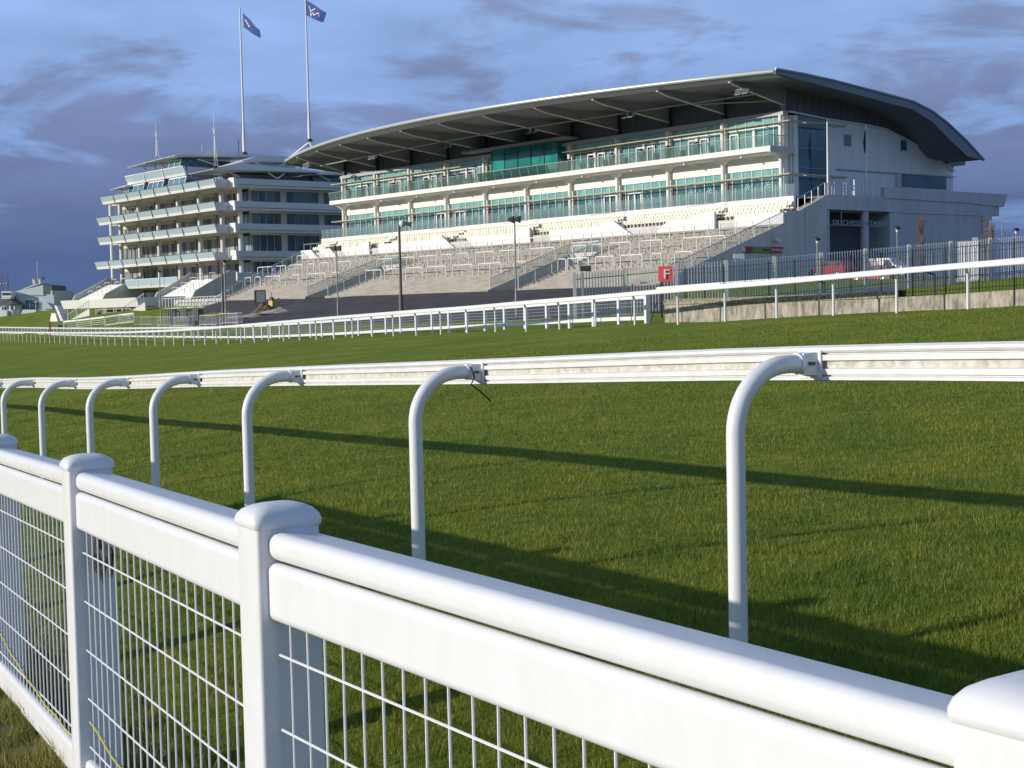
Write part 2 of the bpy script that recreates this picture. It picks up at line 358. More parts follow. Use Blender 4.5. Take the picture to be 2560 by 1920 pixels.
# tarmac apron in front of the stand
nearp = []
for (px, py) in ((1670, 782), (1500, 790), (1300, 800), (1100, 806), (900, 812), (750, 815), (600, 818), (450, 822)):
    g_ = ground_hit(px, py, 40); nearp.append(g_)
far_ = [D(4, -19.5), D(-10, -19.5), D(-22, -19.5), D(-34, -19.5), D(-46, -19.5), D(-58, -19.5), D(-72, -16), D(-90, -8)]
loft('apron', resample(nearp, 40), resample(far_, 40), _H, tar, 50, .04)
# ================================================================== main grandstand
ZB = 3.2
ST = thing('grandstand', tuple(D(0, 0, ZB)), ROT, 'long white glazed grandstand under a sweeping curved grey roof, with stepped terrace in front', 'grandstand')
def P_(name, mb, m, parent=ST, smooth=False, label=None): return obj(name, mb, m, parent, smooth, z0=ZB, label=label)
BAY = 7.2
# --- core body
mb = MB(); mb.box((-72, .35, 3), (-.3, 26, 18.4)); P_('core', mb, interior)
# floor slab + white band + upper wall
mb = MB(); mb.box((-72.3, -.05, 13.88), (.0, .34, 15.1)); P_('upper_band', mb, render_w)
mb = MB()
mb.prism([(-72.3, -1.2, 3.3), (-72.3, -1.2, 11.12), (-72.3, 0, 11.12), (-72.3, 0, 3.3)], (72.1, 0, 0)); P_('lower_wall', mb, render_w)
# balcony: fascia + soffit
mb = MB(); mb.prism([(-71.9, -2.5, 15.2), (-71.9, -2.5, 15.68), (-71.9, .2, 15.72), (-71.9, .2, 15.1), (-71.9, -2.1, 15.1)], (72.3, 0, 0)); P_('balcony', mb, render_w)
for k in range(10):
    x = -BAY*k-3.4; mb = MB(); mb.tube([(x, -2.0, 15.0), (x, -.1, 14.86)], .05, 6); mb.box((x-.06, -2.12, 14.9), (x+.06, -2.0, 15.08)); P_('soffit_light_tube', mb, whitep)
# columns
for k in range(11):
    x = -BAY*k-(.15 if k == 0 else 0); mb = MB(); mb.tube([(x, -.35, 11.1), (x, -.35, 14.75)], .2, 14); mb.lathe((x, -.35, 14.62), [(.2, 0), (.24, .0), (.5, .25), (.95, .48)], 14)
    mb.tube([(x, -.35, 15.7), (x, -.35, 18.62)], .2, 14); P_('column', mb, render_w, smooth=True)
mb = MB(); mb.tube([(.05, 1.35, 11.1), (.05, 1.35, 18.62)], .33, 16); P_('corner_column', mb, whside, smooth=True)
mb = MB(); mb.tube([(.1, .72, 11.1), (.1, .72, 18.62)], .1, 10); P_('downpipe', mb, whside, smooth=True)
# piers behind the columns, corner wall
for k in range(11):
    x = -BAY*k-(.15 if k == 0 else 0); mb = MB(); mb.box((x-.30, .04, 11.1), (x+.30, .34, 13.87)); P_('pier', mb, render_w); mb = MB(); mb.box((x-.30, .04, 15.7), (x+.30, .34, 18.61)); P_('pier', mb, render_w)
mb = MB(); mb.box((-.32, .35, 11.1), (-.06, 1.6, 18.6)); mb.box((-.34, -.04, 13.9), (-.02, .5, 15.7)); P_('corner_wall', mb, whside)
# glazing bay by bay
def snowflake(x, z, r, y=-.005):
    m = MB()
    for a in range(6):
        t = math.pi/3*a+.1; c, s_ = math.cos(t), math.sin(t)
        m.bar((x, y, z), (x+r*c, y, z+r*s_), .012, .05*r/.4)
        for w in (-.6, .6):
            px, pz = x+r*.55*c, z+r*.55*s_; m.bar((px, y, pz), (px+r*.35*math.cos(t+w), y, pz+r*.35*math.sin(t+w)), .012, .045*r/.4)
    return m
for k in range(10):
    x1 = -BAY*k-.25; x0 = -BAY*(k+1)+.25
    # lower storey
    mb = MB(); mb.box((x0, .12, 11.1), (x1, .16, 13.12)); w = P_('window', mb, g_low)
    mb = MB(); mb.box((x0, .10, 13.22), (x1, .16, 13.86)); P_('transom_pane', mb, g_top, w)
    mb = MB(); mb.box((x0, .05, 13.12), (x1, .14, 13.22))
    nx = [x0+.02, x0+.55]+[x0+.55+(x1-x0-.6)*i/5 for i in range(1, 6)]
    for q in nx: mb.box((q-.035, .02, 11.1), (q+.035, .13, 13.88))
    door = k in (2, 3, 6, 7)
    if door:
        c = x1-1.2 if k in (3, 7) else x0+1.9
        for q in (-.9, 0, .9): mb.box((c+q-.08, -.03, 11.1), (c+q+.08, .04, 12.95))
        mb.box((c-.98, -.03, 12.85), (c+.98, .04, 12.98))
    P_('frame', mb, whitep, w)
    mb = MB(); mb.box((x0+.02, .0, 11.9), (x0+.42, .10, 13.05)); P_('loudspeaker_strip', mb, blackm, w)
    if not door or k in (3, 6):
        mb = snowflake(x0+.55+(x1-x0-.6)*.3, 12.45, .36, .08); P_('snowflake_sticker', mb, snow, w)
    if k not in (2, 3, 7):
        mb = snowflake(x0+.55+(x1-x0-.6)*.7, 12.45, .36, .08); P_('snowflake_sticker', mb, snow, w)
    mb = snowflake(x0+.55+(x1-x0-.6)*.5, 12.5, .11, .08); P_('snowflake_sticker', mb, snow, w)
    # upper storey
    if k in (4, 5): x0u, x1u = (x0, x1) 
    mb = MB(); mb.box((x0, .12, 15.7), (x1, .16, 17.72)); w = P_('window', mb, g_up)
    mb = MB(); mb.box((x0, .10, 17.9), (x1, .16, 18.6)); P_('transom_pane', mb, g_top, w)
    mb = MB(); mb.box((x0, .05, 17.72), (x1, .14, 17.82))
    mid = (x0+x1)/2; nx = [x0+.02, mid, x1-.02]
    for q in (x0+.02, x0+1.1, x0+2.3, mid+1.1, mid+2.3, x1-.02): mb.box((q-.03, .03, 15.7), (q+.03, .13, 18.6))
    mb.box((mid-.14, -.1, 15.7), (mid+.14, .12, 17.75))
    for c in (x0+2.75, x1-2.75+.35) if k not in (0,) else (x0+.9,):
        for q in (-.5, .5): mb.box((c+q-.06, -.04, 15.7), (c+q+.06, .04, 17.45))
        mb.box((c-.56, -.04, 17.35), (c+.56, .04, 17.47))
    P_('frame', mb, whitep, w)
# awning rails
for z, segs in ((13.15, ((-73.6, 1.5),)), (17.9, ((-73.6, -46.5), (-29.0, 1.5)))):
    for a, b in segs:
        mb = MB(); mb.tube([(a, -1.15, z), (b, -1.15, z)], .065, 8); mb.tube([(a+.3, -.85, z-.1), (b-.3 if b < 0 else 1.2, -.85, z-.1)], .05, 8)
        if b > 0:
            mb.tube([(1.5, -1.15, z), (1.5, 7.2, z)], .065, 8); mb.tube([(1.2, -.85, z-.1), (1.2, 7.2, z-.1)], .05, 8)
            for y in (1.3, 4, 6.8): mb.bar((.1, y, z-.05), (1.5, y, z-.05), .06)
        x = a+1.6
        while x < min(b, 0): mb.bar((x, .0, z-.05), (x, -1.15, z-.05), .06); x += 3.6
        P_('awning_rail', mb, olive)
# fascia above the glass, dark back wall under roof
mb = MB(); mb.prism([(-72.6, -.35, 18.62), (-72.6, -.35, 18.98), (-72.6, .4, 18.98), (-72.6, .4, 18.62)], (72.75, 0, 0)); P_('fascia_beam', mb, mat('fascia', (.42, .42, .43), .5))
mb = MB(); mb.box((-72.5, .2, 18.98), (-.3, .5, 20.95))
x = -72
while x < -.5: mb.box((x-.02, .17, 18.98), (x+.02, .2, 20.9)); x += 1.2
P_('back_wall', mb, clad)
for k in range(11):
    x = -BAY*k-.1; mb = MB(); mb.box((x-.2, -.15, 18.98), (x+.2, .17, 20.95)); P_('roof_post', mb, steel_d if k else trussm)
# green box over the royal balcony with canopy
mb = MB(); mb.box((-45.2, -2.0, 19.2), (-27.6, .19, 19.42)); P_('box_canopy', mb, mat('canopy_grey', (.30, .31, .33), .5))
mb = MB(); mb.prism([(-40.9, -1.1, 15.72), (-41.2, -.95, 19.18), (-41.2, .0, 19.18), (-40.9, .0, 15.72)], (11.2, 0, 0)); P_('glass_box', mb, g_green)
for i in range(6): x = -40.9+11.1*i/5; mb = MB(); mb.box((x-.025, -1.14, 15.75), (x+.025, -1.07, 19.1)); P_('glass_joint', mb, steel_d)
# balcony balustrade: glass + leaning posts
mb = MB(); 
for a, b, m_ in ((-71.8, -41.5, bal), (-41.5, -29.8, baldark), (-29.8, .3, bal)):
    mb = MB(); mb.prism([(a, -2.42, 15.72), (a, -2.62, 16.62), (a, -2.60, 16.62), (a, -2.40, 15.72)], (b-a, 0, 0)); P_('balustrade_glass', mb, m_)
mb = MB(); x = -71.8
mb.tube([(-71.8, -2.63, 16.68), (.3, -2.63, 16.68)], .035, 6)
while x < .4: mb.bar((x, -2.4, 15.7), (x, -2.63, 16.68), .05, .07); x += 1.44
mb.tube([(.3, -2.63, 16.68), (.3, 0, 16.68)], .035, 6); mb.bar((.3, -1.2, 15.7), (.3, -1.2, 16.68), .05)
P_('balustrade_rail', mb, mat('rail_grey', (.35, .37, .36), .5, .3))
mb = MB(); mb.box((.27, -2.5, 15.75), (.29, -.2, 16.62)); P_('balustrade_glass', mb, bal)
mb = MB(); mb.box((.0, -2.4, 15.12), (.45, 1.0, 15.7)); P_('balcony_end', mb, greywall)
# --- end wall (faces right) at X=0
cor = [(.6, 18.98), (6.06, 18.64), (11.9, 18.45), (15, 18.23), (18.7, 17.33), (21.9, 16.43), (26.5, 14.66)]
sof = [(.2, 20.86), (7, 20.65), (14.85, 20.24), (19, 19.65), (23.2, 18.0), (27.2, 16.15)]
mb = MB(); mb.prism([(0, 6.15, 11)]+[(0, 6.15, 18.6)]+[(0, a, b-.02) for a, b in cor[2:]]+[(0, 26.5, 11)], (-.28, 0, 0)); P_('end_wall', mb, whside)
mb = MB(); mb.prism([(-.02, a, b) for a, b in cor]+[(-.02, a, b+.1) for a, b in sof[::-1]], (-.26, 0, 0))
P_('gable_cladding', mb, clad)
for i in range(24):
    y = .9+i*1.05; mb = MB()
    zc = np.interp(y, [c[0] for c in cor], [c[1] for c in cor]); zs = np.interp(y, [c[0] for c in sof], [c[1] for c in sof])
    if zs > zc+.05: mb.box((-.02, y-.02, zc), (.01, y+.02, zs)); P_('cladding_seam', mb, steel_d)
mb = MB()
for (a, b), (c, d) in zip(cor[:-1], cor[1:]): mb.hexa([(-.1, a, b-.1), (.22, a, b-.1), (.22, c, d-.1), (-.1, c, d-.1), (-.1, a, b+.04), (.22, a, b+.04), (.22, c, d+.04), (-.1, c, d+.04)])
P_('cornice', mb, whside)
mb = MB(); mb.box((-.15, 1.6, 11.1), (-.03, 6.15, 18.7)); w = P_('side_window', mb, g_side)
mb = MB()
for y in (3.05, 4.88, 6.1): mb.box((-.04, y-.03, 11.1), (.0, y+.03, 18.65))
for z in (11.3, 13.95, 15.8, 17.8): mb.box((-.04, 1.6, z-.03), (.005, 6.1, z+.03))
P_('frame', mb, mat('mullion_blue', (.20, .30, .33), .4), w)
for y0, y1, z0, z1 in ((8.65, 9.65, 16.3, 17.3), (17.6, 18.55, 16.3, 17.28)):
    mb = MB(); mb.box((-.02, y0, z0), (.03, y1, z1)); w = P_('small_window', mb, g_side)
    mb = MB(); mb.box((.0, y0-.08, z0-.08), (.05, y1+.08, z0)); mb.box((.0, y0-.08, z1), (.09, y1+.08, z1+.08)); mb.box((0, y1, z0), (.08, y1+.08, z1)); P_('frame', mb, greywall, w)
mb = MB(); mb.box((-.02, 17.4, 12.68), (.03, 25.3, 13.95)); w = P_('long_window', mb, g_side)
mb = MB()
for i in range(1, 6): mb.box((.03, 17.4+7.9*i/6-.02, 12.68), (.045, 17.4+7.9*i/6+.02, 13.95))
P_('frame', mb, mat('mullion_blue', (.20, .30, .33), .4), w)
mb = MB(); mb.box((.0, 7.4, 13.98), (.22, 26.7, 14.08)); mb.box((0, 16.7, 11.3), (.25, 17.35, 14.0)); P_('string_course', mb, greywall)
mb = MB(); mb.prism([(-.5, 25.6, 15.1), (-.5, 29.5, 15.4), (-.5, 29.5, 16.1), (-.5, 26.6, 16.5)], (-60, 0, 0)); P_('plant_housing', mb, clad)
mb = MB(); mb.box((-72.4, 26, 3), (-.3, 26.4, 14.6)); mb.box((-72.4, 0, 3), (-72.1, 26, 18.9)); P_('rear_wall', mb, greywall)
# --- roof
def off(uu): return 13.3-.0047*(uu-35)**2
top = [(-5.9, 21.70), (-2.1, 21.58), (1.9, 21.35), (7.5, 20.9), (13.9, 20.34), (17.0, 19.62), (19.5, 18.65), (22.7, 17.1), (25.7, 15.38)]
bot = [(-5.9, 21.28), (-2.1, 20.98), (1.9, 20.62), (7.5, 20.15), (13.9, 19.55), (17.0, 18.6), (19.5, 17.2), (22.0, 15.7), (25.5, 15.30)]
us = np.linspace(-4, 81, 44); mb = MB(); mbn = MB(); mbu = MB(); rows = []; rowsn = []; rowsb = []
for uu in us:
    nf = -off(uu)
    ns = [nf+.12]+[t for t in np.linspace(nf+.12, -5.9, 5)[1:-1]]+[t for t, _ in top] if nf < -6.2 else [nf+.12]+[t for t, _ in top if t > nf+.3]
    while len(ns) < 13: ns.insert(1, ns[0]+(ns[1]-ns[0])*.5)
    ns = ns[:13] if len(ns) == 13 else [ns[0]]+ns[-12:]
    rows.append([(-uu, t, float(np.interp(t, [a for a, _ in top], [b for _, b in top]))) for t in ns])
    nb = np.linspace(nf+.15, 25.5, 20)
    rowsb.append([(-uu, float(t), float(np.interp(t, [-13.2, -5.9]+[a for a, _ in bot[1:]], [21.3, 21.0]+[b+.25 if a < 8 else b+.1 for a, b in bot[1:]])) if t > nf+1.1 else 21.3-.12*(t-nf)) for t in nb])
    rowsn.append([(-uu, nf+.18+.20*math.cos(a), 21.52+.20*math.sin(a)) for a in np.linspace(0, 2*math.pi, 10, endpoint=False)])
def skin(rows, m, close=False):
    v = [p for r in rows for p in r]; k = len(rows[0])
    f = [(i*k+j, i*k+(j+1) % k, (i+1)*k+(j+1) % k, (i+1)*k+j) for i in range(len(rows)-1) for j in range(k if close else k-1)]
    m.add(v, f); return m
roof = P_('roof', skin(rows, MB()), roofm, smooth=True)
P_('soffit', skin(rowsb, MB()), soffd, roof, smooth=True)
P_('leading_edge', skin(rowsn, MB(), True), nosem, roof, smooth=True)
# light eaves strip under the nose
mb = MB(); skin([[(-uu, -off(uu)+.1, 21.30), (-uu, -off(uu)+.25, 21.27), (-uu, -off(uu)+1.25, 21.08)] for uu in us], mb); P_('eaves_strip', mb, mat('eaves', (.40, .41, .42), .5), roof, smooth=True)
for uu in (-4, 81):      # edge trims
    mb = MB(); tt = [t for t in top if t[0] > -off(uu)]; 
    tt = [(-off(uu)+.1, 21.72 if uu < 0 else 21.7)]+tt; bb = [(a, float(np.interp(a, [q for q, _ in bot], [w for _, w in bot]))) for a, _ in tt]
    mb.prism([(-uu, a, b+.03) for a, b in tt]+[(-uu, a, b-.0) for a, b in bb[::-1]], (.12 if uu < 0 else -.12, 0, 0)); P_('verge', mb, mat('verge_grey', (.17, .19, .23), .45), roof)
    mb = MB(); mb.tube([((-uu+.1), a, b-.02) for a, b in tt], .14, 8); P_('verge_tube', mb, mat('verge_tube', (.25, .29, .36), .35, .3), roof, smooth=True)
# side soffit between gable wall and verge
# trusses
for k in range(11):
    uu = 72-7.2*k; x = -uu; o = {0: 7.03, 1: 8.72, 2: 10.18, 3: 11.2, 4: 11.84, 5: 12.05, 6: 11.91, 7: 11.31, 8: 10.36, 9: 9.08, 10: 7.41}[k]
    lo = [(-o, 20.98), (-o+1.5, 20.62), (-.1, 19.5)]
    mb = MB(); mb.prism([(x-.03, a, b) for a, b in lo]+[(x-.03, -.1, 20.95), (x-.03, -o+.6, 21.15)], (.06, 0, 0)); t_ = P_('roof_truss', mb, trussm)
    mb = MB()
    for (a, b), (c, d) in zip(lo[:-1], lo[1:]): mb.bar((x, a, b), (x, c, d), .22, .09)
    P_('flange', mb, flange, t_)
mb = MB(); pts = [(-72, -3.6, 20.1), (-57.6, -5.2, 20.1), (-43.2, -6.3, 20.13), (-36, -6.5, 20.13), (-28.8, -6.2, 20.15), (-14.4, -4.8, 20.25), (0, -4.0, 20.2)]
mb.tube(pts, .075, 8); mb.tube([(0, -.4, 19.9), (-7.2, -4.4, 20.1)], .07, 8); P_('tie_tube', mb, mat('tie_grey', (.34, .35, .33), .5))
# --- lower block on the right (X = 3.5)
XE = 3.5
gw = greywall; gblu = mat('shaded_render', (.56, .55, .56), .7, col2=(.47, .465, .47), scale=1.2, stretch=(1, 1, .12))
sl = .3278; nb_ = -20.23
def tz(n): return 3.2+sl*(n-nb_)
mb = MB(); poly = [(XE, nb_, 2.0), (XE, nb_, 3.3), (XE, -4.05, 8.52), (XE, -4.05, 9.6), (XE, -2.3, 9.66), (XE, 1.66, 11.21), (XE, 4.22, 11.25), (XE, 4.22, 9.88), (XE, 1.5, 9.89), (XE, 1.5, 2.0)]
mb.prism(poly, (-.3, 0, 0)); P_('terrace_end_wall', mb, gw)
mb = MB()
for y in (-6.1, -1.6): mb.box((XE, y-.015, 2.5), (XE+.006, y+.015, tz(y)+(1 if y > -4 else -.2)))
P_('wall_joint', mb, steel_d)
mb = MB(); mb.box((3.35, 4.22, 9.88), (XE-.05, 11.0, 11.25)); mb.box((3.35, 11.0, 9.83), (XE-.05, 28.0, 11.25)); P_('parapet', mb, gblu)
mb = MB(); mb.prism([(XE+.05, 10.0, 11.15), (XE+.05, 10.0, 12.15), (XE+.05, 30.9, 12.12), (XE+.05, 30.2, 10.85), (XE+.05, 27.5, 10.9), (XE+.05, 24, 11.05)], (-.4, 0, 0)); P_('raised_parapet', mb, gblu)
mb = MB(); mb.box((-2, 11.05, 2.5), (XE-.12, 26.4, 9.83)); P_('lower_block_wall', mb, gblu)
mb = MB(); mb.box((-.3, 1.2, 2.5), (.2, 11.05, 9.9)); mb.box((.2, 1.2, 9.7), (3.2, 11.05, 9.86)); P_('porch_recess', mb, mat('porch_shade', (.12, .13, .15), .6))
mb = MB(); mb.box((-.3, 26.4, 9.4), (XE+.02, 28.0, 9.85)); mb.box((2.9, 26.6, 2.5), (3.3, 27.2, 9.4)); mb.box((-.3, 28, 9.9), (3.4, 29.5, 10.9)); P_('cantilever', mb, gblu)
mb = MB(); mb.box((-.3, 1.5, 11.0), (XE-.1, 28, 11.15)); P_('deck', mb, conc)
for y in (1.9, 7.65):
    mb = MB(); mb.tube([(3.0, y, 2.5), (3.0, y, 9.85)], .4, 18); P_('porch_column', mb, gblu, smooth=True)
# lights along parapet
for i in range(12):
    y = 11.1+i*1.64; mb = MB(); mb.box((XE+.05, y-.07, 11.22), (XE+.12, y+.07, 11.3)); P_('parapet_light', mb, mat('light_lens', (.75, .72, .65), .3))
# lettering
def text_mesh(body, size, depth=.02):
    c = bpy.data.curves.new('t', 'FONT'); c.body = body; c.size = size; c.extrude = depth; c.align_x = 'LEFT'
    o = bpy.data.objects.new('t', c); S.collection.objects.link(o)
    dg = bpy.context.evaluated_depsgraph_get(); me = bpy.data.meshes.new_from_object(o.evaluated_get(dg)); S.collection.objects.unlink(o); bpy.data.objects.remove(o); return me
def lettering(name, body, size, m, parent, mtx, width=None, depth=.02, label=None):
    me = text_mesh(body, size, depth); xs_ = [v.co.x for v in me.vertices]; wd = max(xs_)-min(xs_)
    if width: me.transform(Matrix.Diagonal((width/wd, 1, 1, 1)))
    me.transform(mtx); me.materials.clear(); me.materials.append(m)
    o = bpy.data.objects.new(name, me); S.collection.objects.link(o)
    if parent: o.parent = parent
    if label: o['label'] = label
    return o
MY = Matrix(((0, 0, 1, 0), (1, 0, 0, 0), (0, 1, 0, 0), (0, 0, 0, 1)))   # text x->+Y, y->+Z, normal +X
lettering('stand_lettering', "DUCHESS'S STAND", .60, mat('letter_steel', (.36, .38, .42), .5), ST, Matrix.Translation((3.44, 2.4, 8.55-ZB)) @ MY, 8.0)
mb = MB(); mb.bar((3.25, 2.3, 8.5), (3.25, 10.5, 8.5), .05)
for y in (3.9, 7.1): mb.bar((3.25, y, 8.5), (3.25, y, 9.8), .05)
P_('lettering_bracket', mb, galv)
# ------------------------------------------------------------------ terrace
GAPS = ((14.4, 18.2), (45.8, 49.7))
blocks = [(-3.5, 14.4), (18.2, 45.8), (49.7, 68.8)]
stp = [(nb_+.52*i, tz(nb_+.52*i)) for i in range(30)]
def steps(x0, x1, n1=-4.4, fan=0):
    m = MB(); rows = []
    n = nb_; 
    while n < n1-.01:
        z0 = tz(n); z1 = z0+.17; rows.append((n, z0)); rows.append((n, z1)); n += .52
    rows.append((n1, rows[-1][1])); 
    v = []; f = []
    for (n, z) in rows:
        k = (n-nb_)/(n1-nb_); v += [(x0-fan*k, n, z), (x1, n, z)]
    for i in range(len(rows)-1): f.append((2*i, 2*i+1, 2*i+3, 2*i+2))
    m.add(v, f); return m
for i, (a, b) in enumerate(blocks):
    P_('terrace_steps', steps(-b, -a if i else XE-.3, fan=(7 if i == 2 else 0)), beton)
for (a, b) in GAPS:   # the steps above each gangway
    m = MB(); n = -9.8; v = []; rows = []
    while n < -4.41: rows += [(n, tz(n)), (n, tz(n)+.17)]; n += .52
    rows.append((-4.4, rows[-1][1])); m.add([q for (n, z) in rows for q in ((-b, n, z), (-a, n, z))], [(2*i, 2*i+1, 2*i+3, 2*i+2) for i in range(len(rows)-1)]); P_('terrace_steps', m, beton)
    m = MB(); m.box((-b-.3, nb_, 2.5), (-b, -9.8, 3.2)); m.prism([(-b, nb_, 2.6), (-b, nb_, 3.25), (-b, -9.8, tz(-9.8)), (-b, -9.8, 2.6)], (-.3, 0, 0)); P_('gangway_wall', m, greywall)
    m = MB(); m.prism([(-a+.3, nb_, 2.6), (-a+.3, nb_, 3.25), (-a+.3, -9.8, tz(-9.8)), (-a+.3, -9.8, 2.6)], (-.3, 0, 0)); P_('gangway_wall', m, greywall)
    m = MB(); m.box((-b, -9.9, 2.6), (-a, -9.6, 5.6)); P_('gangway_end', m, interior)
    m = MB(); m.box((-b+.02, -10.2, 5.55), (-a-.02, -9.6, 6.75)); q_ = P_('gangway_lintel', m, render_w)
    m = MB(); m.box((-a-1.9, -10.24, 6.0), (-a-.45, -10.2, 6.4)); m.box((-a-1.9, -10.24, 5.66), (-a-1.2, -10.2, 5.92)); P_('blue_sign', m, bluem, q_)
m = MB(); rs = random.Random(8); mdk = mat('stud_dark', (.20, .18, .16), .8)
for i_ in range(10, 30):
    if i_ % 2: continue
    n = nb_+.52*i_+.12; z = tz(nb_+.52*i_)+.17
    if n > -4.7: break
    x = -73. + rs.uniform(0, 1.0)
    while x < 3:
        uu = -x
        if not (n < -9.9 and any(a-.2 < uu < b+.2 for a, b in GAPS)) and uu < 68+(n+20)*.42: m.box((x-.04, n, z-.01), (x+.04, n+.05, z+.15))
        x += .95+rs.uniform(-.15, .15)
    
o_ = P_('step_studs', m, mdk); o_['kind'] = 'stuff'
m = MB()
for i, (a, b) in enumerate(((-3.5, 14.4), (18.2, 45.8), (49.7, 66))): m.box((-b, nb_-.16, 2.7), (-a, nb_, 3.36))
P_('terrace_kerb', m, beton)
m = MB(); m.prism([(-68.8, nb_, 2.4), (-68.8, nb_, 3.3), (-75.8, -4.4, 8.5), (-75.8, -4.4, 2.4)], (.3, 0, 0)); P_('terrace_left_wall', m, greywall)
# sloping balustrades beside the gangways and at the terrace ends
def slope_bal(xa, na, xb, nb2, glass=bal, parent=ST, h=1.05):
    za, zb = tz(na)+.08, tz(nb2)+.08; m = MB()
    m.bar((xa, na, za+h), (xb, nb2, zb+h), .06); m.bar((xa, na, za+.02), (xb, nb2, zb+.02), .12, .1)
    k = max(2, int(math.hypot(xa-xb, na-nb2)/1.9))
    for i in range(k+1):
        t = i/k; x, n, z = xa+(xb-xa)*t, na+(nb2-na)*t, za+(zb-za)*t; m.bar((x, n, z-.15), (x, n, z+h), .06)
    r = obj('balustrade', m, galv, ST, z0=ZB)
    m = MB(); d = .01; m.hexa([(xa-d, na, za+.1), (xa+d, na, za+.1), (xb+d, nb2, zb+.1), (xb-d, nb2, zb+.1), (xa-d, na, za+h-.05), (xa+d, na, za+h-.05), (xb+d, nb2, zb+h-.05), (xb-d, nb2, zb+h-.05)]); obj('glass', m, glass, r, z0=ZB)
    return r
slope_bal(XE-.12, nb_+.3, XE-.12, -4.3)
for a, b in GAPS:
    slope_bal(-b-.12, nb_+.2, -b-.12, -9.8); slope_bal(-a+.12, nb_+.2, -a+.12, -9.8)
    m = MB(); m.bar((-b, -9.85, 7.75), (-a, -9.85, 7.75), .06)
    for t in (0, .33, .66, 1): m.bar((-b+(b-a)*t, -9.85, 6.7), (-b+(b-a)*t, -9.85, 7.75), .05)
    P_('balustrade', m, galv); m = MB(); m.box((-b, -9.87, 6.76), (-a, -9.84, 7.7)); P_('balustrade_glass', m, bal)
slope_bal(-68.7, nb_+.2, -75.6, -4.6)
# white parapets at the head of the terrace (front face n=-4.4), with sloping cut edges
def parapet(xl_t, xl_b, xr_b, xr_t, zt=9.58, kick=None):
    m = MB(); zb = 8.35; poly = [(xl_b, -4.4, zb), (xl_t, -4.4, zt)]
    if kick: poly += [(kick[0], -4.4, zt), (kick[1], -4.4, zt+.42), (kick[2], -4.4, zt+.42)]
    poly += [(xr_t, -4.4, zt+(.42 if kick and kick[2] == xr_t else 0)), (xr_b, -4.4, zb)]
    m.prism(poly, (0, .3, 0)); P_('white_parapet', m, whitep)
parapet(-10.6, -12.4, -4.7, -4.7, kick=(-8.0, -6.6, -4.7))
parapet(-2.2, -2.2, 3.4, 3.4, 9.5)
parapet(-27.7, -27.7, -15.3, -18.1, kick=(-20.0, -20.0, -18.1))
parapet(-43.1, -41.3, -33.2, -33.2, kick=(-36.6, -35.0, -33.2)) if False else parapet(-41.8, -40.0, -30.8, -30.8, kick=(-33.8, -32.6, -30.8))
parapet(-58.6, -58.6, -43.6, -46.2, kick=(-48.2, -48.2, -46.2))
parapet(-71.6, -68.6, -59.4, -59.4) if False else parapet(-67.2, -65.2, -60.6, -60.6, kick=(-62.6, -61.6, -60.6))
parapet(-73.2, -71.4, -66.9, -69.3) if False else parapet(-71.9, -70.4, -67.6, -69.2)
parapet(-76.0, -76.0, -71.8, -73.6)
m = MB(); m.box((-76, -4.05, 7.8), (XE-.3, -3.9, 9.2)); P_('terrace_head_wall', m, greywall)
# seat decks
m = MB()
for i, (n, z) in enumerate(((-3.9, 9.15), (-3.1, 9.5), (-2.3, 9.88))): m.box((-76, n, z-1.2), (2.6, n+.8, z))
P_('seat_deck', m, conc)
m = MB(); m.box((-75.6, -1.5, 9.0), (2.2, -1.2, 11.1)); P_('upper_white_wall', m, render_w)
m = MB(); m.box((-75.6, -1.2, 10.9), (2.2, .3, 11.08)); P_('promenade', m, conc)
sm = MB(); sm.box((-.2, -.06, .38), (.2, .22, .44)); sm.prism([(-.21, .22, .36), (-.21, .27, .78), (-.21, .22, .80), (-.21, .17, .40)], (.42, 0, 0)); sm.box((-.04, .0, 0), (.04, .16, .38))
seat_me = mesh('seat', sm, cream); rest = MB(); cnt = 0
for x in np.arange(2.0, -75, -.5):
    for r, (n, z) in enumerate(((-3.6, 9.15), (-2.8, 9.5), (-2.0, 9.88))):
        g = ((x+5.8) % 13.2)
        if g < 1.3: continue                       # aisles between the seat blocks
        if cnt < 100:
            o = bpy.data.objects.new('seat', seat_me); S.collection.objects.link(o); o.parent = ST; o.location = (x, n, z-ZB)
        else: rest.add([(a+x, b+n, c+z) for a, b, c in sm.v], sm.f)
        cnt += 1
o = P_('seat_rows', rest, cream); o['kind'] = 'stuff'
# handrail in front of the seats
m = MB(); m.tube([(-75.5, -4.25, 10.35), (2.6, -4.25, 10.35)], .03, 6); x = -75.4
while x < 2.7: m.bar((x, -4.25, 9.2), (x, -4.25, 10.35), .035); x += 1.5
for x in (-9, -22.5, -36, -49, -63):       # curved stair rails
    m.tube([(x, -4.25, 10.35), (x+.6, -4.1, 10.7), (x+1.4, -3.6, 10.85), (x+2.4, -2.6, 10.95), (x+3.2, -1.8, 11.2)], .03, 6)
P_('seat_handrail', m, galv)
# glass screen on the promenade edge
m = MB(); m.box((-75.6, -1.36, 11.1), (2.2, -1.34, 12.2)); P_('promenade_glass', m, clear_glass('screen_glass', (.30, .42, .42), .22))
m = MB(); x = -75.6
while x < 2.3: m.bar((x, -1.33, 11.1), (x, -1.33, 12.28), .06, .05); x += 1.2
P_('promenade_posts', m, mat('post_warm', (.44, .46, .45), .5, .2))
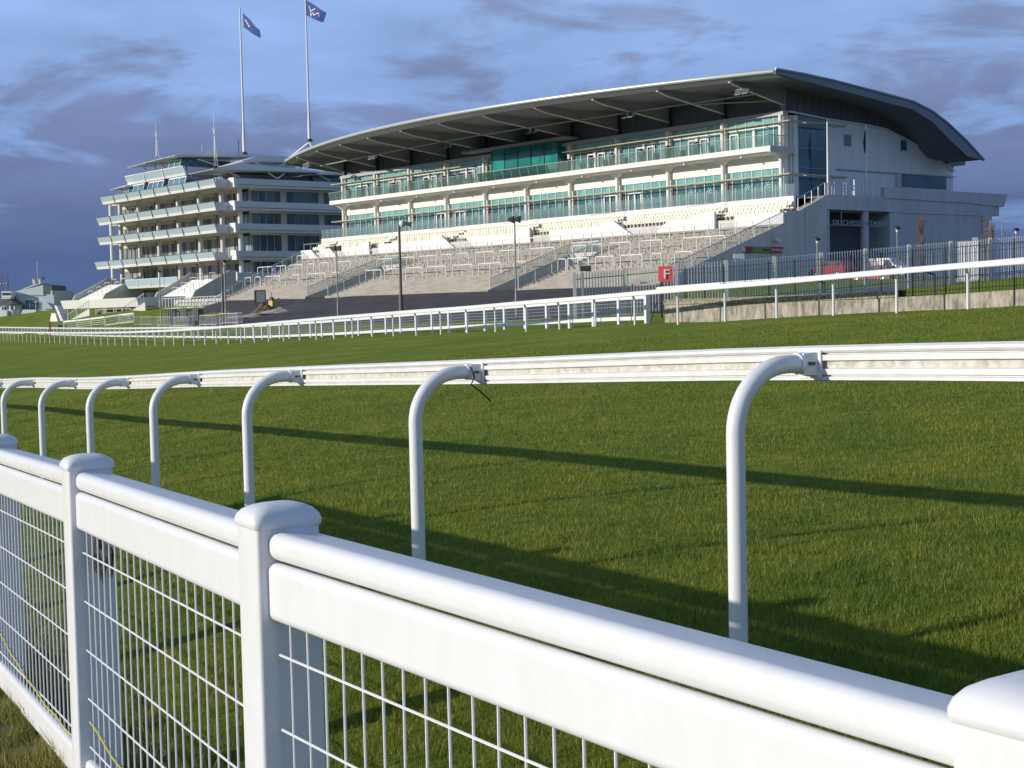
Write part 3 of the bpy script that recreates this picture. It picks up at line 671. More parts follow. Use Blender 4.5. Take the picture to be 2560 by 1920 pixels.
# stair up to the promenade at the right end
m = MB()
for i in range(9): n = -2.2+i*.43; m.box((2.4, n, 9.0), (XE-.3, n+.45, 9.7+i*.17))
P_('end_stair', m, conc)
m = MB()
for i in range(5): n = -2.0+i*.95; z = 9.7+i*.38; m.bar((XE-.4, n, z), (XE-.4, n, z+1.1), .05)
m.bar((XE-.4, -2.0, 10.8), (XE-.4, 1.8, 12.32), .04); P_('end_stair_rail', m, galv)
# white posts along the deck edge
for y, h in ((2.6, 1.0), (3.0, 1.3), (4.3, 1.25), (4.7, 1.25), (5.6, .5), (8.2, .6)):
    m = MB(); m.tube([(XE-.25, y, 11.15), (XE-.25, y, 11.15+h)], .045, 8); P_('deck_post', m, alum)
for y in (5.9, 7.2, 8.5, 9.6):
    m = MB(); m.tube([(XE-.25, y, 11.15), (XE-.25, y, 12.72)], .085, 12); P_('white_deck_post', m, whitep, smooth=True)
# wall fittings on the end wall: camera
m = MB(); m.box((XE, -5.6, 6.95), (XE+.3, -5.5, 7.05)); m.bar((XE+.25, -5.9, 7.05), (XE+.25, -5.2, 6.95), .16); P_('wall_camera', m, whitep)
# betting sign
SG = thing('betting_sign', tuple(D(XE, -9.8, 5.93)), ROT, 'long red and green betting signboard on the grey end wall of the terrace', 'sign')
def sg(name, a, b, mt_, par=SG, x=(.02, .16)): m = MB(); m.box((x[0], a, 0), (x[1], b, .5)); return obj(name, m, mt_, par)
sg('red_end_panel', 0, 1.05, mat('sign_red_dark', (.34, .04, .04), .5)); sg('green_panel', 1.05, 3.3, mat('sign_green', (.22, .27, .05), .5)); q = sg('red_panel', 3.3, 5.05, mat('sign_red', (.42, .02, .06), .5))
lettering('lettering', 'tote', .4, mat('sign_dark_green', (.01, .10, .03), .5), SG, Matrix.Translation((.17, 2.3, .13)) @ MY, .85)
lettering('lettering', 'betting', .36, whitep, SG, Matrix.Translation((.17, 3.45, .15)) @ MY, 1.5)
m = MB(); m.box((.0, -.2, .05), (.2, 0, .45)); obj('end_cap', m, whitep, SG)
# litter bins on the balcony
def frame_thing(name, X, n, z, label, cat, group=None, rot=0): return thing(name, tuple(D(X, n, z)), ROT+rot, label, cat, group)
bins = [-4.6-.0, -9.6, -13.4, -17.0, -21.3, -24.4, -27.9, -44.6, -46.3, -47.6, -49.4, -52.8, -56.0, -59.4, -62.6, -66.3, -69.2][1:]
ords = ['first', 'second', 'third', 'fourth', 'fifth', 'sixth', 'seventh', 'eighth', 'ninth', 'tenth', 'eleventh', 'twelfth', 'thirteenth', 'fourteenth', 'fifteenth', 'sixteenth', 'seventeenth', 'eighteenth', 'nineteenth', 'twentieth']
binp = None
binm = mat('bin_green', (.025, .04, .038), .4)
for i, x in enumerate(bins):
    lb = (f'dark domed litter bin on the upper balcony, {ords[i]} from its right end' if i < 6 else f'dark domed litter bin on the upper balcony, {ords[len(bins)-1-i]} from its left end')
    if binp is None:
        binp = frame_thing('litter_bin', x, -1.3, 15.72, lb, 'litter bin', 'litter bins along the upper balcony')
        m = MB(); m.lathe((0, 0, 0), [(.27, 0), (.32, 1.0)], 14); obj('body', m, binm, binp, True); m = MB(); m.lathe((0, 0, 1.0), [(.34, 0), (.34, .12), (.26, .28), (.1, .36), (.0, .37)], 14); obj('domed_lid', m, blackm, binp, True)
    else: dup(binp, tuple(D(x, -1.3, 15.72)), None, lb)
# floodlights under the roof
fl = None
for i, (uu, n, z) in enumerate(((0, -5.6, 20.45), (14.4, -5.6, 20.0), (28.8, -5.5, 20.0), (43.2, -5.5, 19.85), (57.6, -5.5, 19.95), (72, -5.6, 20.2))):
    lb = f'twin square floodlight hanging under the grandstand roof, {ords[i]} from the right end'
    if fl is None:
        fl = frame_thing('floodlight', -uu, n, z, lb, 'floodlight', 'floodlights under the grandstand roof')
        m = MB(); m.bar((0, .1, .35), (0, .1, 0), .08); m.bar((-.35, .1, .1), (.35, .1, .1), .07); obj('bracket', m, galv, fl)
        for s in (-1, 1):
            m = MB(); m.prism([(s*.42-.28, -.3, -.42), (s*.42-.28, -.12, .1), (s*.42-.28, .12, .0), (s*.42-.28, .05, -.35)], (.56, 0, 0)); h = obj('lamp_head', m, alum, fl)
            m = MB(); m.prism([(s*.42-.22, -.33, -.36), (s*.42-.22, -.18, .06), (s*.42-.22, -.16, .05), (s*.42-.22, -.30, -.37)], (.44, 0, 0)); obj('lens', m, steel_d, h)
    else: dup(fl, tuple(D(-uu, n, z)), None, lb)
# crush barriers
def barrier_mesh(w, legs):
    r = .05; m = MB(); h = 1.12; pts = [(-w/2, 0, 0), (-w/2, 0, h-.16), (-w/2+.05, 0, h-.05), (-w/2+.16, 0, h), (w/2-.16, 0, h), (w/2-.05, 0, h-.05), (w/2, 0, h-.16), (w/2, 0, 0)]
    m.tube(pts, r, 8)
    for i in range(1, legs-1): x = -w/2+w*i/(legs-1); m.tube([(x, 0, 0), (x, 0, h)], r*.9, 8)
    return m
_bm = {}
BAR = {'bottom': (-15.2, [(-2.6, -.6, 2), (1.0, 2.2, 2), (3.3, 6.0, 3), (6.9, 9.2, 3), (10.1, 13.0, 3), (13.2, 14.3, 2),
                          (18.9, 20.6, 2), (22.5, 26.0, 3), (27.0, 30.2, 3), (31.3, 34.5, 3), (35.3, 38.2, 3), (39.0, 42.0, 3), (42.7, 45.6, 3),
                          (50.9, 52.3, 2), (53.6, 57.6, 3), (59.2, 62.2, 3), (63.4, 66.8, 3), (67.9, 69.2, 2), (70.2, 71.6, 2)]),
       'middle': (-11.4, [(-2.9, 2.1, 4), (4.6, 7.4, 3), (8.6, 11.4, 3), (12.4, 13.7, 2), (14.6, 16.4, 2), (19.0, 22.6, 3), (24.4, 27.4, 3), (28.3, 31.2, 3), (32.4, 34.1, 2), (35.3, 37.0, 2), (37.9, 41.0, 3), (41.9, 44.6, 3),
                          (46.0, 48.9, 3), (54.1, 57.3, 3), (58.8, 60.7, 2), (62.0, 63.3, 2), (64.5, 67.5, 3), (68.3, 70.8, 3), (71.3, 75.0, 4)]),
       'top': (-7.1, [(-2.2, 1.6, 3), (3.0, 4.7, 2), (6.0, 9.6, 3), (10.2, 13.4, 3), (14.0, 18.4, 4), (19.6, 24.6, 4), (25.8, 29.4, 3), (30.2, 33.9, 3), (34.6, 38.4, 3), (39.2, 42.8, 3), (43.4, 46.4, 3), (47.2, 50.6, 3),
                      (51.6, 56.6, 4), (58.0, 62.6, 4), (64.0, 67.6, 4), (68.6, 72.6, 4)])}
for row, (n, L_) in BAR.items():
    for i, (a, b, lg) in enumerate(L_):
        w = round(b-a, 1); key = (w, lg)
        if key not in _bm: _bm[key] = mesh('crush_barrier', barrier_mesh(w, lg), mat('barrier_white', (.84, .83, .79), .4), True)
        o = bpy.data.objects.new('crush_barrier', _bm[key]); S.collection.objects.link(o); n2 = n+.02
        k = math.floor((n2-nb_)/.52); z = tz(nb_+.52*k)+.17; o.location = tuple(D(-(a+b)/2, n2, z)); o.rotation_euler = (0, 0, ROT)
        side = (f'{ords[i]} from its right end' if i < len(L_)/2 else f'{ords[len(L_)-1-i]} from its left end')
        tag(o, f'white tubular crush barrier, {row} row of the terrace, {side}', 'crush barrier', 'crush barriers on the terrace')
# ================================================================== running rails and fences
def normals(P):
    T = np.zeros((len(P), 2))
    for i in range(len(P)):
        t = P[min(i+1, len(P)-1)][:2]-P[max(i-1, 0)][:2]; T[i] = t/np.linalg.norm(t)
    return T, np.c_[T[:, 1], -T[:, 0]]      # tangent, normal to the right of travel
# ---- near running rail (swan-neck posts, alloy-type rail with grooves)
T_, Nn = normals(NR); Nn = np.array([q if q@np.array([.85, .5]) > 0 else -q for q in Nn])
RR = thing('running_rail', tuple(NR[2]-[0, 0, RH]), 0, 'nearest running rail, grooved white rail carried on curved swan-neck posts', 'running rail')
o3 = tuple(NR[2]-[0, 0, RH])
OFFS = .44
def dense(P, k=4):
    out = []
    for i in range(len(P)-1):
        p0, p1, p2, p3 = P[max(i-1, 0)], P[i], P[i+1], P[min(i+2, len(P)-1)]
        for j in range(k):
            t = j/k; out.append(.5*((2*p1)+(-p0+p2)*t+(2*p0-5*p1+4*p2-p3)*t*t+(-p0+3*p1-3*p2+p3)*t**3))
    out.append(P[-1]); return np.array(out)
path = NR+np.c_[Nn*OFFS, np.zeros(len(NR))]; path = dense(path, 5); Tp, Np = normals(path); Np = np.array([q if q@np.array([.85, .5]) > 0 else -q for q in Np])
# profile: q is towards the track, z from rail top
prof = [(-.012, -.001), (-.030, -.010), (-.036, -.022), (-.030, -.030), (-.012, -.033), (-.012, -.037), (-.034, -.040), (-.034, -.062), (-.012, -.066), (-.012, -.094), (-.034, -.098), (-.034, -.120), (-.020, -.122), (-.020, -.126), (-.036, -.130), (-.036, -.142), (-.01, -.146), (.03, -.146), (.055, -.12), (.062, -.075), (.055, -.03), (.03, -.002)]
r_ = obj('rail', MB().sweep(prof, path, Np), pvcd, RR, off=o3)
obj('groove', MB().sweep([(-.0135, -.067), (-.0135, -.093), (-.005, -.093), (-.005, -.067)], path, Np), grime, r_, off=o3)
for i, p in enumerate(NR):
    nn = np.array([*Nn[i], 0]); tt = np.array([*T_[i], 0]); top_ = p[2]-.072; base = H(p[0], p[1])-.15
    R = .27; zc = top_-R; c = np.array([p[0], p[1], 0])
    pts = [(p[0], p[1], base), (p[0], p[1], (base+zc)/2), (p[0], p[1], zc)]+[tuple(c+nn*R*(1-math.cos(a))+[0, 0, zc+R*math.sin(a)]) for a in np.linspace(.12, math.pi/2, 12)]+[tuple(c+nn*.34+[0, 0, top_])]
    m = MB().tube(pts, .038, 18); ps = obj('post', m, pvc, RR, True, off=o3)
    m = MB(); q0 = c+nn*.325+[0, 0, top_]; m.tube([tuple(q0), tuple(q0+nn*.02)], .044, 18); obj('collar', m, pvc, ps, True, off=o3)
    m = MB(); e = c+nn*.34; f_ = c+nn*(OFFS-.035)
    m.hexa([e-tt*.03+[0, 0, top_-.04], e+tt*.03+[0, 0, top_-.04], f_+tt*.05+[0, 0, top_-.052], f_-tt*.05+[0, 0, top_-.052], e-tt*.03+[0, 0, top_+.04], e+tt*.03+[0, 0, top_+.04], f_+tt*.05+[0, 0, top_+.046], f_-tt*.05+[0, 0, top_+.046]])
    g_ = c+nn*(OFFS-.042)
    m.hexa([g_-tt*.065+[0, 0, top_-.062], g_+tt*.065+[0, 0, top_-.062], g_+tt*.065+nn*.01+[0, 0, top_-.062], g_-tt*.065+nn*.01+[0, 0, top_-.062], g_-tt*.065+[0, 0, top_+.05], g_+tt*.065+[0, 0, top_+.05], g_+tt*.065+nn*.01+[0, 0, top_+.05], g_-tt*.065+nn*.01+[0, 0, top_+.05]])
    obj('bracket', m, pvc, ps, off=o3)
    if 1 < i < 6:
        m = MB(); 
        for s_ in (-.4, .35): b0 = c+nn*(.365 if s_ < 0 else .38)-tt*(.038)+[0, 0, top_+.0]; m.tube([tuple(b0), tuple(b0-tt*.012)], .007, 8)
        obj('bolt', m, steel_d, ps, off=o3)
# dangling cord on the second post
p = NR[3]; c = np.array([p[0]+Nn[3][0]*.36, p[1]+Nn[3][1]*.36, p[2]-.05])
cord = MB().tube([c+[0, -.05, .01], c+[.02, -.06, -.05], c+[.0, -.06, -.09], c+[.05, -.05, -.13], c+[.11, -.04, -.19]], .0045, 6)
tag(obj('loose_cord', cord, cableg, None, off=tuple(c), loc=tuple(c)), 'thin dark cord dangling from a bracket of the near running rail', 'cord')
# ---- far running rail
T_, Nf = normals(FR); Nf = np.array([q if q@np.array([.85, .5]) > 0 else -q for q in Nf])
FZ = np.array([[p[0], p[1], H(p[0], p[1])] for p in FR]); FZ[:, 2] = np.convolve(np.r_[[FZ[0, 2]]*2, FZ[:, 2], [FZ[-1, 2]]*2], np.ones(5)/5, 'valid')
o3 = tuple(FZ[3]); FRT = thing('running_rail', o3, 0, 'far running rail on slim white posts, curving away along the stand side of the track', 'running rail')
prof2 = [(-.03, 1.19), (-.05, 1.17), (-.05, 1.05), (-.03, 1.03), (.04, 1.03), (.06, 1.06), (.06, 1.16), (.04, 1.19)]
pth = dense(np.c_[FZ[:, 0]-Nf[:, 0]*.42, FZ[:, 1]-Nf[:, 1]*.42, FZ[:, 2]], 3); _, Nq = normals(pth); Nq = np.array([q if q@np.array([.85, .5]) > 0 else -q for q in Nq])
obj('rail', MB().sweep(prof2, pth, Nq), pvc, FRT, off=o3)
for i, p in enumerate(FZ):
    nn = np.array([-Nf[i][0], -Nf[i][1], 0]); b = np.array([p[0], p[1], 0]); zt = p[2]+1.14
    m = MB().tube([b+[0, 0, H(p[0], p[1])-.1], b+[0, 0, zt-.25], b+nn*.05+[0, 0, zt-.1], b+nn*.16+[0, 0, zt-.02], b+nn*.4+[0, 0, zt]], .04, 10); ps = obj('post', m, pvc, FRT, True, off=o3)
    m = MB().bar(b+nn*.15+[0, 0, zt-.035], b+nn*.3+[0, 0, zt-.01], .07, .1); obj('bracket', m, steel_d, ps, off=o3)
# upper second rail on the right part
k0 = 9
seg = FZ[:k0+2].copy(); e = at(1641, 722, 52.5); 
pth2 = dense(np.array([at(3400, 558, 30.5), at(2900, 612, 35.5), at(2560, 646, 39.4), at(2303, 670, 42.9), at(2085, 688, 46.2), at(1860, 703.5, 50.4), at(1643, 720, 54.2)]), 4)
_, Nq = normals(pth2); Nq = np.array([q if q@np.array([.85, .5]) > 0 else -q for q in Nq])
UR = thing('upper_rail', tuple(pth2[-1]), 0, 'short second white rail just above the far running rail, ending beside the red F sign', 'rail')
obj('rail', MB().sweep([(-.03, .03), (-.045, .0), (-.045, -.06), (-.03, -.085), (.04, -.085), (.05, -.03), (.04, .03)], pth2, Nq), pvc, UR, off=tuple(pth2[-1]))
for j in range(2, len(pth2)-1, 5):
    p = pth2[j]; q = np.array([p[0]+Nq[j][0]*.5, p[1]+Nq[j][1]*.5, 0]); m = MB().tube([q+[0, 0, H(q[0], q[1])-.1], q+[0, 0, p[2]-.2], [p[0], p[1], p[2]-.06]], .035, 8); obj('stay', m, steel_d, UR, True, off=tuple(pth2[-1]))
# ---- second white fence with wire panels
GZ = np.array([[p[0], p[1], H(p[0], p[1])] for p in G2]); T2, N2 = normals(GZ)
o3 = tuple(GZ[0]); FE = thing('panel_fence', o3, 0, 'white post and wire-panel fence behind the far running rail', 'fence')
GS = G2.copy(); GS[:, 2] = np.convolve(np.r_[[GS[0, 2]]*2, GS[:, 2], [GS[-1, 2]]*2], np.ones(5)/5, 'valid')
obj('top_rail', MB().sweep([(-.06, .90), (-.06, 1.04), (.06, 1.04), (.06, .90)], GS, N2), pvc, FE, off=o3)
obj('bottom_rail', MB().sweep([(-.03, .12), (-.03, .26), (.03, .26), (.03, .12)], GS, N2), pvc, FE, off=o3)
far_rest = MB()
for i, p in enumerate(GS):
    m = MB(); t = T2[i]; n = N2[i]
    def cr(a, b, z): return (p[0]+t[0]*a+n[0]*b, p[1]+t[1]*a+n[1]*b, z)
    a, b = .085, .08; m.hexa([cr(-a, -b, p[2]-.15), cr(a, -b, p[2]-.15), cr(a, b, p[2]-.15), cr(-a, b, p[2]-.15), cr(-a, -b, p[2]+1.06), cr(a, -b, p[2]+1.06), cr(a, b, p[2]+1.06), cr(-a, b, p[2]+1.06)])
    a, b = .1, .095; m.hexa([cr(-a, -b, p[2]+1.06), cr(a, -b, p[2]+1.06), cr(a, b, p[2]+1.06), cr(-a, b, p[2]+1.06), cr(-a*.6, -b*.6, p[2]+1.11), cr(a*.6, -b*.6, p[2]+1.11), cr(a*.6, b*.6, p[2]+1.11), cr(-a*.6, b*.6, p[2]+1.11)])
    obj('post', m, pvc, FE, off=o3)
for i in range(len(GS)-1):
    if i > 70: break
    p, q = GS[i], GS[i+1]; m = MB()
    for z in (.36, .50, .64, .78): m.bar(p+[0, 0, z], q+[0, 0, z], .012)
    if i < 26:
        k = 22
        for j in range(1, k): a = p+(q-p)*j/k; m.add([(a[0]-.004, a[1], a[2]+.26), (a[0]+.004, a[1], a[2]+.26), (a[0]+.004, a[1], a[2]+.9), (a[0]-.004, a[1], a[2]+.9)], [(0, 1, 2, 3)])
    obj('wire_panel', m, galv, FE, off=o3)
# ---- near fence
T3, N3 = normals(NF); N3 = np.array([q if q@np.array([.84, .54]) > 0 else -q for q in N3])
o3 = (NF[2][0], NF[2][1], -.35); NFN = thing('panel_fence', o3, 0, 'white fence in the foreground with capped posts, two rounded top rails and wire mesh panels', 'fence')
def rrect(q0, q1, z0, z1, r, k=5, rb=None):
    out = []
    rb = r if rb is None else rb
    for cx, cz, a0, rr in ((q1-rb, z1-rb, 0, rb), (q0+r, z1-r, 90, r), (q0+r, z0+r, 180, r), (q1-rb, z0+rb, 270, rb)):
        for j in range(k+1): a = math.radians(a0+90*j/k); out.append((cx+rr*math.cos(a), cz+rr*math.sin(a)))
    full = []
    for a, b in zip(out, out[1:]+out[:1]):
        full.append(a); d = math.hypot(b[0]-a[0], b[1]-a[1])
        if d > .02: e = .003/d; full += [(a[0]+(b[0]-a[0])*e, a[1]+(b[1]-a[1])*e), (b[0]-(b[0]-a[0])*e, b[1]-(b[1]-a[1])*e)]
    return full
for i, p in enumerate(NF):
    t = np.array([*T3[i], 0]); n = np.array([*N3[i], 0]); zj = p[2]; zb = H(p[0], p[1])-.3
    def ring(a, b, z, r=.012, k=3):
        out = []
        for sx, sy, a0 in ((1, 1, 0), (-1, 1, 90), (-1, -1, 180), (1, -1, 270)):
            for j in range(k+1):
                an = math.radians(a0+90*j/k); v = p+0; v = np.array([p[0], p[1], z])+t*(sx*(a-r)+r*math.cos(an))+n*(sy*(b-r)+r*math.sin(an)); out.append(v)
        return out
    def stack(rings):
        m = MB(); k = len(rings[0]); v = [q for r in rings for q in r]
        m.add(v, [(a*k+j, a*k+(j+1) % k, (a+1)*k+(j+1) % k, (a+1)*k+j) for a in range(len(rings)-1) for j in range(k)]+[tuple(range(k-1, -1, -1)), tuple((len(rings)-1)*k+j for j in range(k))]); return m
    ps = obj('post', stack([ring(.075, .09, zb), ring(.075, .09, zj)]), pvc, NFN, True, off=o3)
    if 1 < i < 6:
        rd = random.Random(i); m = MB()
        for _ in range(46):
            a_, b_ = rd.uniform(-.05, .05), rd.uniform(-.07, .07); rr0 = rd.uniform(.0012, .0028); zc_ = zj+.0585-.30*(a_/.084)**2*.05-.035*(b_/.099)**2-.012*(a_/.06)**2
            c_ = np.array([p[0], p[1], zc_-.001])+t*a_+n*b_; m.lathe(c_, [(0, -rr0*.3), (rr0, 0), (rr0*.7, rr0*.6), (0, rr0*.9)], 6)
        dr = obj('water_drops', m, mat('drop', (.8, .82, .85), .05), ps, True, off=o3); dr['kind'] = 'stuff'
    obj('cap', stack([ring(.079, .094, zj-.002, .016), ring(.083, .098, zj+.004, .02), ring(.084, .099, zj+.016, .022), ring(.080, .095, zj+.030, .026), ring(.070, .085, zj+.043, .03), ring(.052, .066, zj+.053, .03), ring(.028, .04, zj+.059, .02)]), pvc, ps, True, off=o3)
for i in range(len(NF)-1):
    p, q = NF[i]+0., NF[i+1]+0.; t = q-p; t[2] = 0; t /= np.linalg.norm(t); n = np.array([t[1], -t[0]]); n = n if n@np.array([.84, .54]) > 0 else -n
    nn = [n, n]
    def rail(name, prof): obj(name, MB().sweep(prof, [p, q], nn), pvc, NFN, True, off=o3)
    rail('top_rail', [(a, b-max(0, (a+.03))*.15*(1 if b > -.05 else 0)) for a, b in rrect(-.062, .098, -.085, -.010, .030, 8, .005)])
    rail('middle_rail', rrect(-.066, -.018, -.245, -.090, .022, 5))
    rail('bottom_rail', rrect(-.066, -.018, -1.33, -1.19, .022, 5))
    m = MB(); L0 = np.linalg.norm(q-p); k = int((L0-.16)/.098); y = np.array([*(n*-.04), 0])
    for j in range(k+1):
        a = p+(q-p)*((.10+j*.098)/L0)+y; dz = .004*math.sin(j*1.7); m.tube([a+[0, 0, -.235], a+t*dz+[0, 0, -.7], a+[0, 0, -1.2]], .0037, 6, False)
    for z in (-.335, -.535, -.735, -.935, -1.135): m.tube([p+t*.085+y*1.12+[0, 0, z], q-t*.085+y*1.12+[0, 0, z]], .0037, 6, False)
    obj('wire_mesh_panel', m, pvc, NFN, off=o3)
    if i in (3, 4):   # yellow twine at the foot of the panel
        a = p+y*1.4+[0, 0, -1.16]; b = q+y*1.4+[0, 0, -1.0]; pts = [a+(b-a)*s+[0, 0, -.05*math.sin(math.pi*s)+.006*math.sin(30*s)] for s in np.linspace(.06, .94, 24)]
        o = obj('twine', MB().tube(pts, .0035, 5), twine, None, off=tuple(pts[0]), loc=tuple(pts[0])); tag(o, 'yellow twine along the foot of the '+('middle' if i == 3 else 'leftmost')+' foreground fence panel', 'twine')
# dark rag caught in the mesh
p, q = NF[3], NF[4]; t = (q-p)/np.linalg.norm(q-p); a = q-t*.42+[0, 0, -.30]; n = np.array([t[1], -t[0], 0])*-.045
m = MB(); rr_ = random.Random(3)
for j in range(26):
    x0_ = rr_.uniform(0, .27); h0 = rr_.uniform(-.02, .03); pts = [a+t*x0_+n*.2+[0, 0, h0]]
    for k_ in range(4): pts.append(pts[-1]+t*rr_.uniform(-.022, .022)+[0, 0, -rr_.uniform(.01, .045)])
    m.tube(pts, [.006, .011, .009, .005, .002], 5)
tag(obj('rag', m, cableg, None, off=tuple(a), loc=tuple(a)), 'ragged black strip of cloth caught in the foreground fence mesh', 'rag')
# ================================================================== retaining wall, railings, palisade
Wd = dense(WB, 4); Wt = dense(WT, 4); _, Nw = normals(Wd); Nw = np.array([q if q@np.array([.6, .7]) > 0 else -q for q in Nw])
o3 = tuple(Wd[0]); RW = thing('retaining_wall', o3, 0, 'stained low concrete retaining wall behind the far running rail', 'wall')
m = MB(); v = []
for p, q, n in zip(Wd, Wt, Nw):
    v += [(p[0], p[1], p[2]-.4), (q[0], q[1], q[2]), (q[0]+n[0]*.28, q[1]+n[1]*.28, q[2]), (q[0]+n[0]*.28, q[1]+n[1]*.28, p[2]-.4)]
k = len(Wd); m.add(v, [(i*4+a, i*4+(a+1) % 4, (i+1)*4+(a+1) % 4, (i+1)*4+a) for i in range(k-1) for a in range(4)]+[(0, 1, 2, 3), ((k-1)*4+3, (k-1)*4+2, (k-1)*4+1, (k-1)*4)])
wallm = mat('stained_concrete', (.44, .40, .33), .9, col2=(.16, .14, .105), scale=5.5, bump=.8, bscale=18, stretch=(1, 1, .4))
obj('wall', m, wallm, RW, off=o3)
m = MB(); j = 0
cpth = [Wt[i] for i in range(len(Wt)) if Wt[i][0] < 11.3]+[at(2137, 747, 44.9)]
cpth = np.array([cpth[0]]+cpth[1:]); _, Nc = normals(cpth); Nc = np.array([q if q@np.array([.6, .7]) > 0 else -q for q in Nc])
obj('coping', MB().sweep([(-.05, .0), (-.06, .15), (.02, .2), (.3, .2), (.3, 0)], dense(cpth, 1), Nc), lichen, RW, off=o3)
# black bar railing on the wall
o3 = tuple(Wt[0]); BR = thing('black_railing', o3, 0, 'black vertical-bar railing on top of the retaining wall', 'railing')
blr = resample(Wt+[0, .14, .0], 400); d = np.r_[0, np.cumsum(np.linalg.norm(np.diff(blr, axis=0), axis=1))]
def onr(s): return np.array([np.interp(s, d, blr[:, k]) for k in range(3)])
s = 1.5; barsm = MB(); step = .13; cntp = 0
while s < d[-1]-.2:
    p = onr(s); barsm.bar(p, p+[0, 0, 1.2], .009); s += step
o = obj('bars', barsm, blackm, BR, off=o3); o['kind'] = 'stuff'
m = MB()
for z in (.12, 1.08):
    for a in np.arange(1.5, d[-1]-2, 2): m.bar(onr(a)+[0, 0, z], onr(a+2)+[0, 0, z], .012)
obj('rails', m, blackm, BR, off=o3)
for a in np.arange(1.6, d[-1]-.2, 1.35): p = onr(a); obj('post', MB().bar(p, p+[0, 0, 1.34], .026), blackm, BR, off=o3)
# palisade
o3 = (PAL[0][0], PAL[0][1], PAL[0][2]-2.4); PA = thing('palisade_fence', o3, 0, 'tall galvanised palisade security fence between the yard and the wall', 'fence')
for i, p in enumerate(PAL): obj('post', MB().bar(p-[0, 0, 2.6], p+[0, 0, .02], .17, .14), mat('palisade_post', (.60, .58, .54), .5), PA, off=o3)
m = MB(); mr = MB()
for i in range(len(PAL)-1):
    p, q = PAL[i], PAL[i+1]
    for z in (-.35, -2.0): mr.bar(p+[0, 0, z], q+[0, 0, z], .05, .05)
    for j in range(1, 17):
        a = p+(q-p)*j/17-[0, .05, 0]; m.hexa([a+[-.025, 0, -2.38], a+[.025, 0, -2.38], a+[.025, .02, -2.38], a+[-.025, .02, -2.38], a+[-.025, 0, -.06], a+[.025, 0, -.06], a+[.025, .02, -.06], a+[-.025, .02, -.06]]); m.add([a+[-.025, 0, -.06], a+[.025, 0, -.06], a+[0, 0, .0]], [(0, 1, 2)])
o = obj('pales', m, mat('pale_galv', (.66, .66, .66), .45, .1), PA, off=o3); o['kind'] = 'stuff'
obj('rails', mr, steel_d, PA, off=o3)
# section of palisade running back towards the track behind the F sign
a0 = PAL[0]; 
m = MB(); p = at(1436, 682, 78); b1_ = ground_hit(1436, 747, 60)
# F sign
p = at(1664, 705, 57.5); FS = thing('letter_sign', tuple(at(1664, 775, 57.5)), 0, 'square red sign with a white letter F on a post beside the palisade', 'sign')
o3 = tuple(at(1664, 775, 57.5)); w = 33/F*57.5/2*1.05; zt = at(1664, 665, 57.5)[2]; zb_ = at(1664, 704, 57.5)[2]; cx = p[0]
m = MB(); m.hexa([(cx-w, 57.55, zb_), (cx+w, 57.35, zb_-.02), (cx+w, 57.4, zb_-.02), (cx-w, 57.6, zb_), (cx-w*.95, 57.55, zt), (cx+w, 57.35, zt-.02), (cx+w, 57.4, zt-.02), (cx-w*.95, 57.6, zt)]); obj('panel', m, redm, FS, off=o3)
me_z = zt-zb_
lettering('letter', 'F', me_z*.85, whitep, FS, Matrix.Translation((cx-o3[0]-.12, 57.42-o3[1], zb_-o3[2]+.12)) @ Matrix.Rotation(math.radians(-11), 4, 'Z') @ Matrix.Rotation(math.pi/2, 4, 'X'), .24, .012)
m = MB(); m.bar((cx-.15, 57.62, o3[2]-.3), (cx-.15, 57.62, zb_+.3), .05); m.bar((cx+.15, 57.6, o3[2]-.3), (cx+.15, 57.6, zb_+.3), .05); obj('legs', m, steel_d, FS, off=o3)
# ================================================================== left stand
QX, QN, QZ = -110.0, 5.5, 4.2
QS = thing('grandstand', tuple(D(QX, QN, QZ)), ROT, 'older white stand with stacked glass-fronted balconies and flagpoles, left of the long stand', 'grandstand')
def Q_(name, mb, m, parent=QS, smooth=False): return obj(name, mb, m, parent, smooth, z0=QZ)
